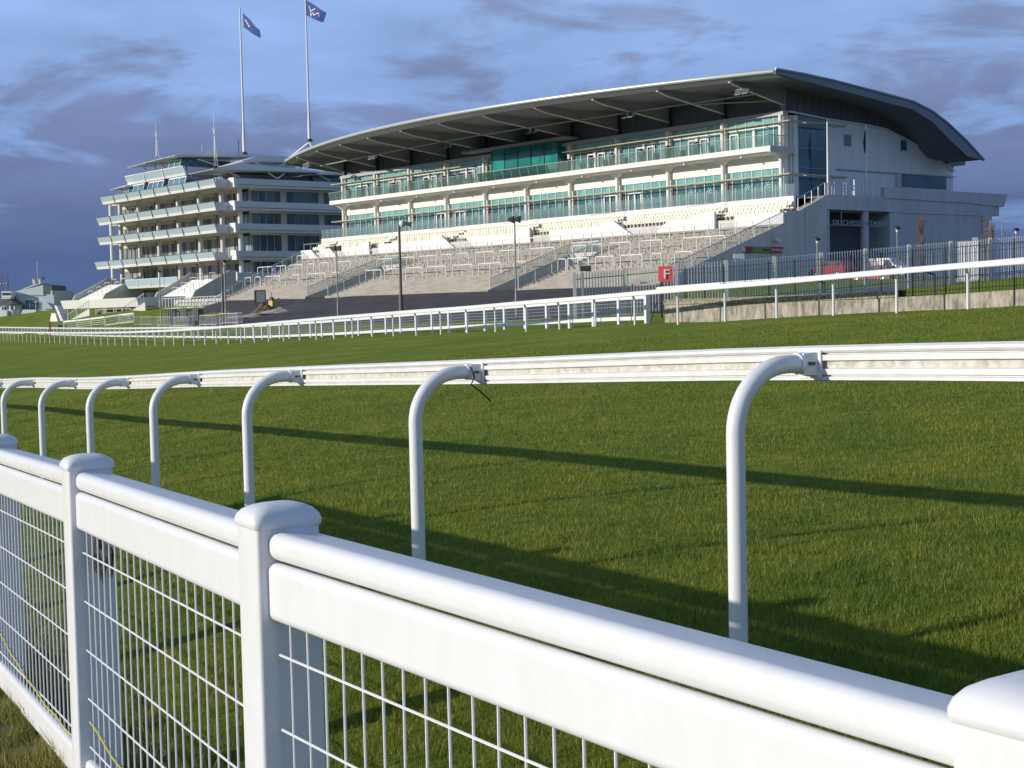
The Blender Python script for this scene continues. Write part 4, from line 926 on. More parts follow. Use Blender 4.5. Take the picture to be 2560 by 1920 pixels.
# frame: x to the right (0 = corner column), y back, z world
levels = [9.72, 13.78, 17.08, 20.48]
qwhite = mat('queen_white', (.76, .75, .72), .5); qshade = mat('queen_white_shaded', (.60, .60, .66), .5, var=.02, scale=.6)  # second colour is the white with right-hand side shade painted in
mb = MB(); mb.box((-41, 4.5, 3.5), (-.8, 30, 22)); Q_('core', mb, soff)
mb = MB(); mb.box((-.9, 2.9, 5.5), (-.7, 4.6, 21)); Q_('corner_wall', mb, soff)
for i, z in enumerate(levels):
    mb = MB(); mb.box((-38.6, -2.9, z+.12), (-.2, 30, z+.34)); mb.box((-43.3, 0, z+.12), (-38.6, 12, z+.34)); Q_('floor_slab', mb, soff)
    xl = (-41.6, -40.2, -40.2, -38.5)[i]; xr = (-.5, .25, .25, .4)[i]
    # front balcony
    mb = MB(); mb.prism([(xl, -3.3, z), (xl, -3.45, z+.42), (xl, -2.6, z+.42), (xl, -2.6, z+.1)], (xr-xl, 0, 0)); b = Q_('balcony', mb, qwhite)
    mb = MB(); mb.prism([(xl, -3.46, z+.42), (xl, -3.75, z+1.25), (xl, -3.72, z+1.25), (xl, -3.43, z+.42)], (xr-xl, 0, 0)); Q_('glass', mb, balq, b)
    mb = MB(); k = 8; mb.bar((xl, -3.76, z+1.28), (xr, -3.76, z+1.28), .07)
    for j in range(1, k): x = xl+(xr-xl)*j/k; mb.hexa([(x-.05, -3.5, z+.05), (x+.05, -3.5, z+.05), (x+.05, -3.42, z+.05), (x-.05, -3.42, z+.05), (x-.05, -3.82, z+1.28), (x+.05, -3.82, z+1.28), (x+.05, -3.74, z+1.28), (x-.05, -3.74, z+1.28)])
    Q_('balustrade_fins', mb, steel_d, b)
    for x in (xl, xr-.06): mb = MB(); mb.prism([(x, -3.34, z), (x, -3.8, z+1.32), (x, -3.55, z+1.32), (x, -3.0, z)], (.08, 0, 0)); Q_('end_fin', mb, qwhite, b)
    mb = MB(); mb.box((xr, -3.3, z), (xr+.08, -1.2, z+1.22)); Q_('return_panel', mb, qshade, b)
    # right hand solid parapet and white corner hood
    zz = z+.02; mb = MB(); mb.prism([(1.7, -1.0, zz), (2.0, -.9, zz), (2.05, -.9, zz+1.3), (1.85, -.9, zz+1.3)], (0, 33, 0)); p_ = Q_('side_parapet', mb, qshade)
    mb = MB(); mb.box((.2, -1.0, zz), (1.7, 31, zz+.2)); Q_('side_floor', mb, soff)
    mb = MB(); mb.hexa([(.25, -1.15, zz-.03), (2.02, -1.15, zz-.03), (2.02, -.9, zz-.03), (.25, -.9, zz-.03), (.5, -1.3, zz+1.38), (2.12, -1.3, zz+1.38), (2.12, -.9, zz+1.38), (.5, -.9, zz+1.38)]); Q_('corner_hood', mb, mat('hood_white', (.80, .79, .76), .45), p_)
    mb = MB(); mb.bar((2.07, -.5, zz+.36), (2.07, 32, zz+.36), .05, .05); Q_('pipe', mb, steel_d, p_)
# lowest right parapet
mb = MB(); mb.prism([(1.7, -1.0, 6.55), (2.0, -.9, 6.55), (2.05, -.9, 7.8), (1.85, -.9, 7.8)], (0, 33, 0)); p_ = Q_('side_parapet', mb, qshade)
mb = MB(); mb.hexa([(.6, -1.15, 6.5), (2.02, -1.15, 6.5), (2.02, -.9, 6.5), (.6, -.9, 6.5), (.6, -1.3, 7.9), (2.3, -1.3, 7.9), (2.3, -.9, 7.9), (.6, -.9, 7.9)]); Q_('corner_hood', mb, mat('hood_white', (.80, .79, .76), .45), p_)
# columns
for x, y in ((0.9, .3), (-4, 0), (-11, 0), (-18, 0), (-25, 0), (-32, 0), (-39, 0), (-42.6, 0)):
    mb = MB(); mb.tube([(x, y, 5.0), (x, y, 20.8)], .38, 14); Q_('column', mb, mat('queen_column', (.70, .69, .64), .6), smooth=True)
# glazing per level
lev = [5.6]+levels
for i, z in enumerate(lev[:-1]):
    z0 = z+(.4 if i else .9); z1 = lev[i+1]+.1
    for j in range(6):
        x0 = -4-7*j-6.6; x1 = x0+6.5; mb = MB(); mb.box((x0, 2.9, z0), (x1, 3.0, z1-.4)); w = Q_('window', mb, g_qf)
        mb = MB()
        for k in range(5): x = x0+6.5*k/4; mb.box((x-.06, 2.82, z0), (x+.06, 2.92, z1-.35))
        mb.box((x0, 2.84, z1-.45), (x1, 2.95, z1)); Q_('frame', mb, soff, w)
    mb = MB(); mb.box((-4.3, 2.9, z0), (-.8, 3.0, z1-.4)); Q_('window', mb, g_qf)
    zs0 = z+1.2
    for y0, y1 in ((3.1, 8.2), (9.2, 15.0), (16.0, 22), (23, 30)):
        mb = MB(); mb.box((-.75, y0, zs0-.3), (-.6, y1, z1-.25)); w = Q_('side_window', mb, g_q)
        mb = MB(); k = 4
        for a in range(k+1): y = y0+(y1-y0)*a/k; mb.box((-.6, y-.05, zs0-.3), (-.5, y+.05, z1-.25))
        Q_('frame', mb, mat('side_mullion', (.30, .40, .40), .5), w)
    mb = MB(); mb.box((-.7, 3.0, z1-.3), (-.3, 30, z1+.1)); mb.box((-.72, 3.0, zs0-.9), (-.55, 30, zs0-.3))
    for y in (8.7, 15.5, 22.5): mb.box((-.72, y-.5, zs0-.5), (-.4, y+.5, z1))
    Q_('side_wall', mb, soff)
# top storey: pent boxes with raked glass
def pent(x0, x1, y, z, h, k=3):
    mb = MB(); mb.prism([(x0, y, z), (x0, y+.35, z+h), (x0, y+2.5, z+h), (x0, y+2.5, z)], (x1-x0, 0, 0)); w = Q_('raked_window', mb, g_pen)
    mb = MB()
    for j in range(k+1): x = x0+(x1-x0)*j/k; mb.bar((x, y-.03, z), (x, y+.32, z+h), .14)
    mb.bar((x0-.1, y+.33, z+h), (x1+.1, y+.33, z+h), .2); mb.bar((x0, y+.0, z+.1), (x1, y+.0, z+.1), .15)
    Q_('frame', mb, qwhite, w)
for x0, x1 in ((-28.6, -23.3), (-21.6, -16.5), (-14.6, -9.1)): pent(x0, x1, -3.4, 21.65, 1.2)
mb = MB(); mb.box((-29, -2.2, 20.9), (-9.2, 8, 23.2)); mb.box((-9.3, 1.0, 20.9), (-1, 28, 22.7)); Q_('upper_core', mb, mat('queen_core', (.22, .21, .20), .7))
for x0, x1 in ((-8.9, -6), (-5.6, -3.4), (-3.1, -1.1)):
    mb = MB(); mb.box((x0, .85, 21.0), (x1, .97, 22.7)); w = Q_('window', mb, g_pen)
    mb = MB(); [mb.box((x0+(x1-x0)*q/3-.05, .75, 21.0), (x0+(x1-x0)*q/3+.05, .87, 22.7)) for q in range(4)]; Q_('frame', mb, qwhite, w)
# deck above with its own balustrade
z = 23.1; xl, xr = -29.6, -9.8
mb = MB(); mb.prism([(xl, -2.9, z), (xl, -3.05, z+.35), (xl, 4, z+.35), (xl, 4, z)], (xr-xl, 0, 0)); b = Q_('roof_deck', mb, qwhite)
mb = MB(); mb.prism([(xl, -3.05, z+.35), (xl, -3.35, z+1.35), (xl, -3.32, z+1.35), (xl, -3.02, z+.35)], (xr-xl, 0, 0)); Q_('glass', mb, balq, b)
mb = MB(); mb.bar((xl, -3.36, z+1.38), (xr, -3.36, z+1.38), .12); mb.prism([(xr, -2.9, z), (xr, -3.45, z+1.4), (xr, -3.0, z+1.4), (xr, -2.5, z)], (.15, 0, 0)); mb.prism([(xl, -2.9, z), (xl, -3.45, z+1.4), (xl, -3.0, z+1.4), (xl, -2.5, z)], (.15, 0, 0))
for t in (.33, .66): x = xl+(xr-xl)*t; mb.bar((x, -3.1, z+.1), (x, -3.42, z+1.38), .2, .08)
Q_('balustrade_fins', mb, qwhite, b)
mb = MB(); mb.box((xr+.1, -2.6, z+.1), (xr+.2, 7, z+1.3)); Q_('return_panel', mb, qshade, b)
pent(-15.1, -11.4, -3.0, 24.35, 1.25, 2)
mb = MB(); mb.prism([(-11.3, -3.0, 24.3), (-11.3, -2.6, 25.7), (-11.3, 1.6, 25.7), (-11.3, 2.2, 24.3)], (-.1, 0, 0)); Q_('side_window', mb, g_pen)
mb = MB(); mb.box((-15.2, -.4, 24.0), (-11.5, 6, 25.7)); Q_('control_room', mb, mat('queen_core', (.22, .21, .20), .7))
# wing-like canopies (plan corners front-left, front-right, back-right, back-left)
def wing(fl_, fr_, br_, bl_, name='canopy', th=.28, pk=.8):
    fl_, fr_, br_, bl_ = map(np.array, (fl_, fr_, br_, bl_)); up = np.array([0, 0, th]); e = np.array([0, 0, .05])
    # thick ridge a little behind the thin leading edge
    rl = fl_+(bl_-fl_)*.28+[0, 0, pk]; rr = fr_+(br_-fr_)*.28+[0, 0, pk]
    m = MB(); v = [fl_, fr_, br_, bl_, fl_+e, fr_+e, br_+up, bl_+up, rl+up, rr+up]
    m.add(v, [(0, 3, 2, 1), (4, 5, 9, 8), (8, 9, 6, 7), (0, 1, 5, 4), (1, 2, 6, 9, 5), (2, 3, 7, 6), (3, 0, 4, 8, 7)])
    w = Q_(name, m, mat('canopy_white', (.70, .72, .70), .45))
    mb = MB(); mb.bar(fr_+[.03, 0, .02], br_+[.03, 0, .12], .16, .22); Q_('edge_tube', mb, qshade, w, True)
    return w
wing((-26.4, -4.5, 25.6), (-20.2, -4.5, 25.75), (-20.2, 9, 26.3), (-26.4, 9, 26.3), pk=.6)
wing((-20.1, -4.7, 25.75), (-14.0, -4.7, 25.9), (-14.0, 9, 26.5), (-20.1, 9, 26.4), pk=.65)
wing((-13.9, -4.8, 25.9), (-9.4, -4.8, 25.95), (-6.0, 13, 26.1), (-13.9, 13, 26.5), pk=.65)
wing((-5.6, -4.6, 22.8), (1.8, -4.6, 22.95), (1.6, 14, 23.2), (-5.6, 14, 23.2), pk=.75)
wing((-6.5, 1.0, 24.2), (.4, 1.2, 24.5), (.8, 12.5, 24.7), (-6.5, 13, 24.7), pk=.7)
wing((-33.2, -4.5, 22.5), (-27.6, -4.5, 22.65), (-27.6, 6, 23.0), (-33.2, 6, 23.0), pk=.55)
wing((-3.0, 13.0, 22.8), (2.6, 13.0, 22.9), (2.6, 24, 23.1), (-3, 24, 23.1), pk=.6)
mb = MB(); mb.box((-6, 4, 23.3), (-.5, 11, 24.5)); mb.tube([(-2.6, 3.6, 23.3), (-2.6, 3.6, 24.5)], 1.1, 18); Q_('rooftop_drum', mb, mat('queen_white', (.76, .75, .72), .5))
for pts in (((-22.5, -1, 23.6), (-24.6, -2.6, 25.6)), ((-22.5, -1, 23.6), (-21, -2.3, 25.7)), ((-17.3, -1, 23.6), (-19, -2.3, 25.8)), ((-17.3, -1, 23.6), (-15.8, -2.3, 25.8)), ((1.6, 0, 22.0), (.2, -1.2, 22.9)), ((1.6, 6.5, 22.0), (1.3, 5.0, 22.9)), ((1.6, 6.5, 22.0), (1.3, 8, 22.9)), ((-29.5, -2.6, 21.6), (-31.0, -3.6, 22.6)),
            ((.6, 3.4, 24.4), (.6, 5.8, 23.4)), ((.6, 8.4, 24.4), (.6, 5.8, 23.4)), ((1.7, 16, 22.0), (1.7, 14, 22.8)), ((1.7, 19, 22.0), (1.7, 22, 22.8)), ((-9.3, -1, 25.6), (-8, 3, 24.3))):
    mb = MB(); mb.tube(pts, .1, 8); Q_('strut', mb, qwhite)
mb = MB(); mb.box((-.9, 14, 20.9), (-.2, 22, 22.7)); Q_('side_window', mb, g_green)
# terrace flights in front: white steps between raked grey flank walls
def flight(xa, xb, y0, y1, z0=3.9, z1=7.1):
    m = MB(); k = 16; rows = []
    for i in range(k): y = y0+(y1-y0)*i/k; z = z0+(z1-z0)*i/k; rows += [(y, z), (y, z+(z1-z0)/k)]
    rows.append((y1, z1)); m.add([q for y, z in rows for q in ((xa, y, z), (xb, y, z))], [(2*i, 2*i+1, 2*i+3, 2*i+2) for i in range(len(rows)-1)]); f = Q_('stepped_flight', m, wsteps)
    for x in (xa, xb):
        m = MB(); m.prism([(x, y0-.4, 3.2), (x, y0-.4, z0+.1), (x, y0+.2, z0+1.15), (x, y1, z1+1.15), (x, y1+1, z1+1.15), (x, y1+1, 3.2)], (.3, 0, 0)); Q_('flank_wall', m, greywall)
    for t in (.25, .5, .75, .95):
        for xo in (.3, .62):
            x = xa+(xb-xa)*xo; y = y0+(y1-y0)*t; z = z0+(z1-z0)*t; m = MB(); m.tube([(x-.9, y, z), (x-.9, y, z+1.05), (x+.9, y, z+1.05), (x+.9, y, z)], .05, 6); Q_('crush_rail', m, qwhite, f)
flight(-39.6, -28.1, -8.6, -2.6, 4.2, 7.0); flight(-9.8, 2.2, -8.6, -2.6, 4.0, 7.0)
z = 6.1; mb = MB(); mb.prism([(-27.8, -4.6, z), (-27.8, -4.8, z+.45), (-27.8, 3, z+.45), (-27.8, 3, z)], (18, 0, 0)); b = Q_('balcony', mb, qwhite)
mb = MB(); mb.box((-27.8, -4.85, z+.45), (-9.8, -4.8, z+1.4)); Q_('glass', mb, balq, b); mb = MB(); mb.bar((-27.8, -4.85, z+1.42), (-9.8, -4.85, z+1.42), .08)
for t in (.25, .5, .75): x = -27.8+18*t; mb.bar((x, -4.87, z+.3), (x, -4.87, z+1.45), .12)
Q_('balustrade_fins', mb, qwhite, b)
mb = MB(); mb.box((-28, -2.2, 3), (-9.6, -2.0, 6.1)); Q_('lower_wall', mb, soff)
for i in range(5): x = -26.5+i*2.3; mb = MB(); mb.box((x, -2.35, 3.4), (x+1.9, -2.2, 5.8)); Q_('window', mb, g_q)
mb = MB(); mb.box((-4, -1.8, 3), (1.5, 28, 6.4)); Q_('base_wall', mb, greywall)
# small rooftop gear on the left stand
def QP(x, y, z=0): return D(QX+x, QN+y, z)
def mast(P, h, label, r=.07, fork=True):
    o = thing('mast', tuple(P), ROT, label, 'mast', None)
    obj('pole', MB().tube([(0, 0, 0), (0, 0, h)], [r, r*.4], 8), qwhite, o, True)
    if fork:
        m = MB(); hz = h*.55; m.tube([(0, 0, hz), (-.45, 0, hz+1.0)], .05, 6); m.tube([(0, 0, hz), (.35, 0, hz+.8)], .05, 6); obj('fork', m, qwhite, o)
        m = MB(); m.tube([(0, 0, hz), (.8, 0, -.3)], .04, 6); m.tube([(0, 0, hz), (-.5, 0, -.3)], .04, 6); obj('stay', m, qwhite, o)
def plane_pt(px, py, Pq, nrm):
    d = ray(px, py); e = np.array([0, 0, EYE]); return e+d*(((np.asarray(Pq)-e)@nrm)/(d@nrm))
yq = QP(0, 1)
for (px, pb, pt, lb) in ((392, 385, 306, 'thin white forked mast at the left of the older stand roof'), (538, 410, 270, 'thin white forked mast at the middle of the older stand roof'), (505, 396, 362, 'short plain aerial rod beside the satellite dish')):
    b = plane_pt(px, pb, yq, n_); t = plane_pt(px, pt, yq, n_); mast(b-[0, 0, .3], t[2]-b[2]+.3, lb, fork=(px != 505), r=.09 if px != 505 else .06)
b = plane_pt(497, 392, yq, n_); o = thing('satellite_dish', tuple(b), ROT, 'round white satellite dish on the older stand roof', 'satellite dish')
obj('dish', MB().lathe((0, 0, 0), [(.0, .1), (.4, .03), (.6, -.1), (.62, -.08), (.4, .06), (0, .14)], 20), qwhite, o, True).rotation_euler = (math.radians(80), 0, math.radians(-15)); obj('mount', MB().tube([(0, .1, 0), (0, .3, -1.6)], .06, 8), galv, o)
b = plane_pt(597, 388, yq, n_); o = thing('aerial', tuple(b), ROT, 'small dark aerial cluster at the foot of the left flagpole', 'aerial')
m = MB(); m.tube([(0, 0, 0), (0, 0, 2.3)], .05, 6); m.bar((-.5, 0, 2.1), (.35, 0, 2.3), .05); m.bar((-.4, 0, 1.7), (.4, 0, 1.9), .05); obj('rods', m, steel_d, o)
# two flagpoles on the deck in front of the side wall
for (bxp, byp, txp, typ, lb) in ((2070, 482, 2068, 297, 'plain white flagpole on the deck beside the blue side window'), (2166, 488, 2161, 312, 'white flagpole with a furled dark flag on the deck before the side wall')):
    Pq = D(3.2, 0); b = plane_pt(bxp, byp, Pq, u_); t = plane_pt(txp, typ, Pq, u_); b[2] = 11.15; h = t[2]-b[2]
    o = thing('flagpole', tuple(b), ROT, lb, 'flagpole'); obj('pole', MB().tube([(0, 0, 0), (0, 0, h*.4), (0, 0, h)], [.11, .09, .06], 12), mat('pole_white', (.80, .79, .76), .4), o, True); obj('base', MB().lathe((0, 0, 0), [(.2, 0), (.2, .12), (.12, .2)], 12), galv, o)
    if bxp > 2100:
        m = MB(); m.prism([(-.05, -.05, h-.45), (-.05, -.22, h-1.0), (-.05, -.35, h-1.7), (-.05, -.18, h-2.6), (-.05, -.06, h-2.3)], (.1, 0, 0)); f_ = thing('flag', tuple(b), ROT, 'dark blue flag hanging furled against the flagpole by the side wall', 'flag'); obj('cloth', m, mat('flag_dark', (.02, .025, .07), .8), f_)
# flagpoles
def flagpole(px, pb, pt, y, label, flag_label, shape, marks):
    Pq = QP(0, y); b = plane_pt(px[0], pb, Pq, n_); t = plane_pt(px[1], pt, Pq, n_); h = t[2]-b[2]
    o = thing('flagpole', tuple(b), ROT, label, 'flagpole')
    obj('pole', MB().tube([(0, 0, 0), (0, 0, h*.12), (0, 0, h*.18), (0, 0, h)], [.26, .26, .17, .1], 12), qwhite, o, True)
    obj('collar', MB().lathe((0, 0, -.1), [(.5, 0), (.5, .25), (.3, .4)], 14), steel_d, o)
    return o, b, h
def flag(px_pts, y, label, marks):
    Pq = QP(0, y); P = [plane_pt(a, b, Pq, n_) for a, b in px_pts]; c = P[0]; inv = lambda p: np.array([(p-c)@(-u_), (p-c)@n_, p[2]-c[2]])
    L_ = [inv(p) for p in P]    # corners: hoist top, fly top, fly bottom, hoist bottom
    nx, nz = 16, 10; v = []
    for j in range(nz):
        for i in range(nx):
            s, t = i/(nx-1), j/(nz-1); p = L_[0]*(1-s)*(1-t)+L_[1]*s*(1-t)+L_[2]*s*t+L_[3]*(1-s)*t; p = p+np.array([0, .25*math.sin(6*s+1.5*t)*s, 0]); v.append(p)
    f = [(j*nx+i, j*nx+i+1, (j+1)*nx+i+1, (j+1)*nx+i) for j in range(nz-1) for i in range(nx-1)]
    m = MB().add(v+[(p[0], p[1]+.03, p[2]) for p in v], f+[tuple(q+len(v) for q in ff) for ff in f]); o = thing('flag', tuple(c), ROT, label, 'flag'); obj('cloth', m, flagm, o, True)
    if marks:
        mk = MB()
        for pl in marks:
            pts = []
            for s, t in pl:
                p = L_[0]*(1-s)*(1-t)+L_[1]*s*(1-t)+L_[2]*s*t+L_[3]*(1-s)*t; pts.append((p[0], p[1]+.25*math.sin(6*s+1.5*t)*s-.04, p[2]))
            mk.tube(pts, .13, 6)
        obj('emblem', mk, mat('emblem_white', (.62, .62, .66), .7), o)
flagpole((611, 601), 385, 17, 2.5, 'tall white flagpole on the older stand, the left of the two', None, None, None)
flag(((607, 33), (650, 75), (648, 95), (609, 68)), 2.5, 'blue flag hanging folded from the left flagpole', [[(.15, .3), (.3, .45), (.4, .6), (.5, .4)]])
o, b, h = flagpole((774, 761), 352, -14, 14.0, 'tall white flagpole braced by struts on the older stand, the right of the two', None, None, None)
m = MB(); m.tube([(0, 0, -.2), (-13.0, -1.0, -5.0)], .16, 8); m.tube([(0, 0, -.2), (-9.0, 3.0, -5.3)], .12, 8); m.tube([(0, 0, -.2), (2, 0, -3)], .12, 8); obj('brace', m, qwhite, o, True)
flag(((765, 0), (817, 32), (804, 56), (765, 38)), 14.0, 'blue flag with a pale winged emblem flying from the right flagpole', [[(.18, .25), (.28, .55), (.36, .8), (.45, .55)], [(.28, .55), (.42, .35), (.52, .15)], [(.45, .6), (.56, .7), (.66, .45), (.76, .35), (.82, .6)], [(.3, .75), (.4, .9)]])
# ================================================================== enclosure in front of the left stand
def DT(name, X, n, z, label, cat, group=None): return thing(name, tuple(D(X, n, z)), ROT, label, cat, group)
# long white canopy
CN = DT('canopy', -126, -15, 1.0, 'long low white canopy roof with dark space and tables beneath, left of the steps', 'canopy')
m = MB(); m.prism([(0, 0, 1.95), (0, -.5, 3.2), (0, 7, 3.3), (0, 7, 1.95)], (25.2, 0, 0)); obj('roof', m, whitep, CN)
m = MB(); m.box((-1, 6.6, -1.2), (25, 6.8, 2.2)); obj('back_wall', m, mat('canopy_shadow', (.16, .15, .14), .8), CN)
for i in range(8): obj('post', MB().box((.6+i*3.3, .3, -1), (.8+i*3.3, .5, 2)), galv, CN)
TB = None
for i in range(5):
    lb = f'white trestle table under the long low canopy, {ords[i]} from the left'
    P = D(-122+i*3.9, -12.5, 1.0)
    if TB is None:
        TB = thing('table', tuple(P), ROT, lb, 'table', 'tables under the low canopy'); obj('top', MB().box((-1.5, -.4, .72), (1.5, .4, .78)), whitep, TB)
        for sx in (-1.2, 1.2): obj('leg', MB().box((sx-.05, -.3, -.6), (sx+.05, .3, .72)), whitep, TB)
    else: dup(TB, tuple(P), None, lb)
# slanted white stair at its left end
m = MB(); WS = DT('stair', -128.6, -15, 1.0, 'slanted white enclosed stair at the left end of the low canopy', 'stair')
m.prism([(0, -.5, 3.6), (1.2, -.5, 3.6), (4.4, -.5, .3), (3.0, -.5, .3)], (0, 1.6, 0)); obj('flight', m, mat('qstair', (.66, .67, .68), .5), WS)
for k in range(4): obj('rib', MB().bar((.2+k*.9, -.6, 3.5-k*.9), (1.3+k*.9, -.6, 3.6-k*.9), .12), whitep, WS)
WS.scale = (.7, .7, .7)
m = MB(); m.prism([(-2.6, -.5, .2), (-1.7, -.5, 2.0), (.4, -.5, 1.9), (1.4, -.5, .2)], (0, 1.2, 0)); obj('base_panel', m, whitep, WS)
# green hoarding, ramp wall, terrace wall with railing
GH = DT('hoarding', -108.5, -17.5, .6, 'pale green hoarding with white posts below the low canopy', 'hoarding'); obj('panel', MB().box((0, 0, -.6), (10.5, .15, 1.7)), lawnwall, GH)
for i in range(5): obj('post', MB().box((i*2.6-.06, -.12, -.6), (i*2.6+.06, 0, 2.1)), whitep, GH)
obj('rail', MB().bar((0, -.06, 2.1), (10.5, -.06, 2.1), .08), galv, GH)
RM = DT('ramp', -113.5, -19, .3, 'grey slatted ramp wall rising beside the green hoarding', 'ramp')
m = MB(); m.prism([(-1.5, 0, -.8), (-1.5, 0, .9), (5.5, 0, 2.6), (5.5, 0, .8)], (0, .3, 0)); obj('side', m, mat('ramp_grey', (.58, .57, .54), .6), RM)
for i in range(9): x = -1.4+i*.85; obj('baluster', MB().bar((x, -.05, .8+(x+1.5)*.243), (x, -.05, 1.9+(x+1.5)*.243), .05), galv, RM)
obj('handrail', MB().bar((-1.4, -.05, 1.9), (5.5, -.05, 3.6), .07), galv, RM)
RM2 = DT('ramp', -98.5, -18, 1.2, 'grey ramp with balusters climbing towards the white terrace wall', 'ramp')
m = MB(); m.prism([(-1, 0, -1.2), (-1, 0, .6), (5.6, 0, 2.3), (5.6, 0, .6)], (0, .3, 0)); obj('side', m, mat('ramp_grey', (.58, .57, .54), .6), RM2)
for i in range(8): x = -.9+i*.9; obj('baluster', MB().bar((x, -.05, .5+(x+1)*.25), (x, -.05, 1.7+(x+1)*.25), .05), galv, RM2)
obj('handrail', MB().bar((-.9, -.05, 1.7), (5.5, -.05, 3.4), .07), galv, RM2)
TW = DT('terrace_wall', -93.0, -16, 1.6, 'long white wall topped by grey upright railings below the left stand', 'wall')
m = MB(); m.prism([(0, 0, -1.6), (0, 0, 1.0), (22.5, 0, 1.15), (22.5, 0, .3), (12.5, 0, -1.6)], (0, .3, 0)); obj('wall', m, whitep, TW)
obj('deck', MB().box((0, .3, .4), (22, 9, .8)), conc, TW)
for i in range(26): x = .1+i*.88; obj('upright', MB().box((x-.06, .02, .95), (x+.06, .12, 2.25)), mat('upright_grey', (.56, .56, .55), .5), TW)
obj('handrail', MB().bar((0, .07, 2.27), (22.2, .07, 2.35), .08), galv, TW)
obj('rear_panel', MB().box((0, 2.2, .8), (21, 2.35, 2.1)), greywall, TW)
m = MB()
ST2 = DT('stair', -71.0, -17.8, 2.6, 'grey sloping stair rail joining the white wall to the terrace corner', 'stair')
m = MB(); m.prism([(-8, 0, -1.7), (-8, 0, -1.1), (0, 0, .9), (0, 0, .2)], (0, .3, 0)); obj('stringer', m, galv, ST2); obj('handrail', MB().bar((-8, .1, .1), (0, .1, 2.0), .08), galv, ST2)
for i in range(8): obj('baluster', MB().bar((-7.8+i*1.1, .1, -1.2+i*.27), (-7.8+i*1.1, .1, .1+i*.27), .05), galv, ST2)
# stacked crates / bins
GB = None
for i in range(9):
    q = ground_hit(424+i*9.4, 806, 100); P = (q[0], q[1], H(q[0], q[1])); lb = f'tall dark roll cage standing in the row by the steel barriers, {ords[i]} from the left'
    if GB is None:
        GB = thing('roll_cage', P, ROT, lb, 'roll cage', 'roll cages in a row by the steel barriers')
        obj('crates', MB().box((-.32, -.3, .15), (.32, .3, 1.25)), mat('crate_grey', (.13, .16, .15), .6), GB); m = MB()
        for x in (-.36, 0, .36):
            m.bar((x, -.34, 0), (x, -.34, 1.45), .04)
        for z in (.1, .6, 1.1, 1.45): m.bar((-.38, -.34, z), (.38, -.34, z), .035)
        obj('frame', m, steel_d, GB)
        for x in (-.3, .3): obj('wheel', MB().tube([(x-.03, -.3, .06), (x+.03, -.3, .06)], .07, 8), blackm, GB)
    else: o = dup(GB, P, ROT+.1*math.sin(i*2), lb); o.scale = (1, 1, 1+.12*math.sin(i*1.7))
# steel crowd barriers
CB = None; cbl = [(300, 812), (318, 812), (345, 816), (366, 817), (388, 818), (410, 819), (432, 820), (452, 820), (478, 819), (520, 818), (545, 817), (572, 815), (598, 813)]
for i, (px, py) in enumerate(cbl):
    q = ground_hit(px, py, 95); P = (q[0], q[1], H(q[0], q[1])); lb = f'grey steel crowd barrier behind the white fence, {ords[i]} from the left'
    if CB is None:
        CB = thing('crowd_barrier', P, ROT, lb, 'crowd barrier', 'steel crowd barriers behind the white fence'); m = MB().tube([(-1.1, 0, 0), (-1.1, 0, 1.1), (1.1, 0, 1.1), (1.1, 0, 0)], .025, 6); m.bar((-1.1, 0, .25), (1.1, 0, .25), .03); obj('frame', m, galv, CB)
        m = MB(); [m.bar((-1.1+k*.157, 0, .25), (-1.1+k*.157, 0, 1.1), .016) for k in range(1, 14)]; obj('bars', m, galv, CB)
        for x in (-.8, .8): obj('foot', MB().bar((x, -.3, .02), (x, .3, .02), .05), galv, CB)
    else: dup(CB, P, ROT+.25*math.sin(i*3), lb)
# little white post-and-rail fence climbing the bank
pf = [ground_hit(x, y, 110) for x, y in ((160, 826), (194, 823), (228, 819), (263, 815), (299, 810), (335, 806))]
PF = thing('rail_fence', tuple(pf[0]), 0, 'short white post-and-rail fence climbing the grass bank at the left', 'fence')
for i, p in enumerate(pf): obj('post', MB().bar(p-[0, 0, .3], p+[0, 0, 1.15], .16), whitep, PF, off=tuple(pf[0]))
for i in range(5):
    obj('top_rail', MB().bar(pf[i]+[0, 0, 1.1], pf[i+1]+[0, 0, 1.1], .1, .2), whitep, PF, off=tuple(pf[0])); obj('wire_panel', MB().bar(pf[i]+[0, 0, .55], pf[i+1]+[0, 0, .55], .03).bar(pf[i]+[0, 0, .8], pf[i+1]+[0, 0, .8], .03).bar(pf[i]+[0, 0, .3], pf[i+1]+[0, 0, .3], .03), galv, PF, off=tuple(pf[0]))
    if i > 2: obj('bottom_rail', MB().bar(pf[i]+[0, 0, .1], pf[i+1]+[0, 0, .1], .1, .14), whitep, PF, off=tuple(pf[0]))
# small marker post and litter box
q = ground_hit(126, 846, 100); o = thing('marker_post', (q[0], q[1], H(q[0], q[1])), 0, 'slim post with a red top in front of the grass bank', 'post'); obj('stem', MB().bar((0, 0, 0), (0, 0, 1.1), .06), steel_d, o); obj('red_top', MB().bar((0, 0, 1.1), (0, 0, 1.9), .16), mat('sign_red_dark', (.34, .04, .04), .5), o)
q = ground_hit(156, 826, 120); o = thing('equipment_box', (q[0], q[1], H(q[0], q[1])), 0, 'small dark box at the left end of the post-and-rail fence', 'box'); obj('body', MB().box((-.45, -.3, 0), (.45, .3, .6)), steel_d, o); obj('lid', MB().box((-.5, -.35, .6), (.5, .35, .7)), bluem, o)
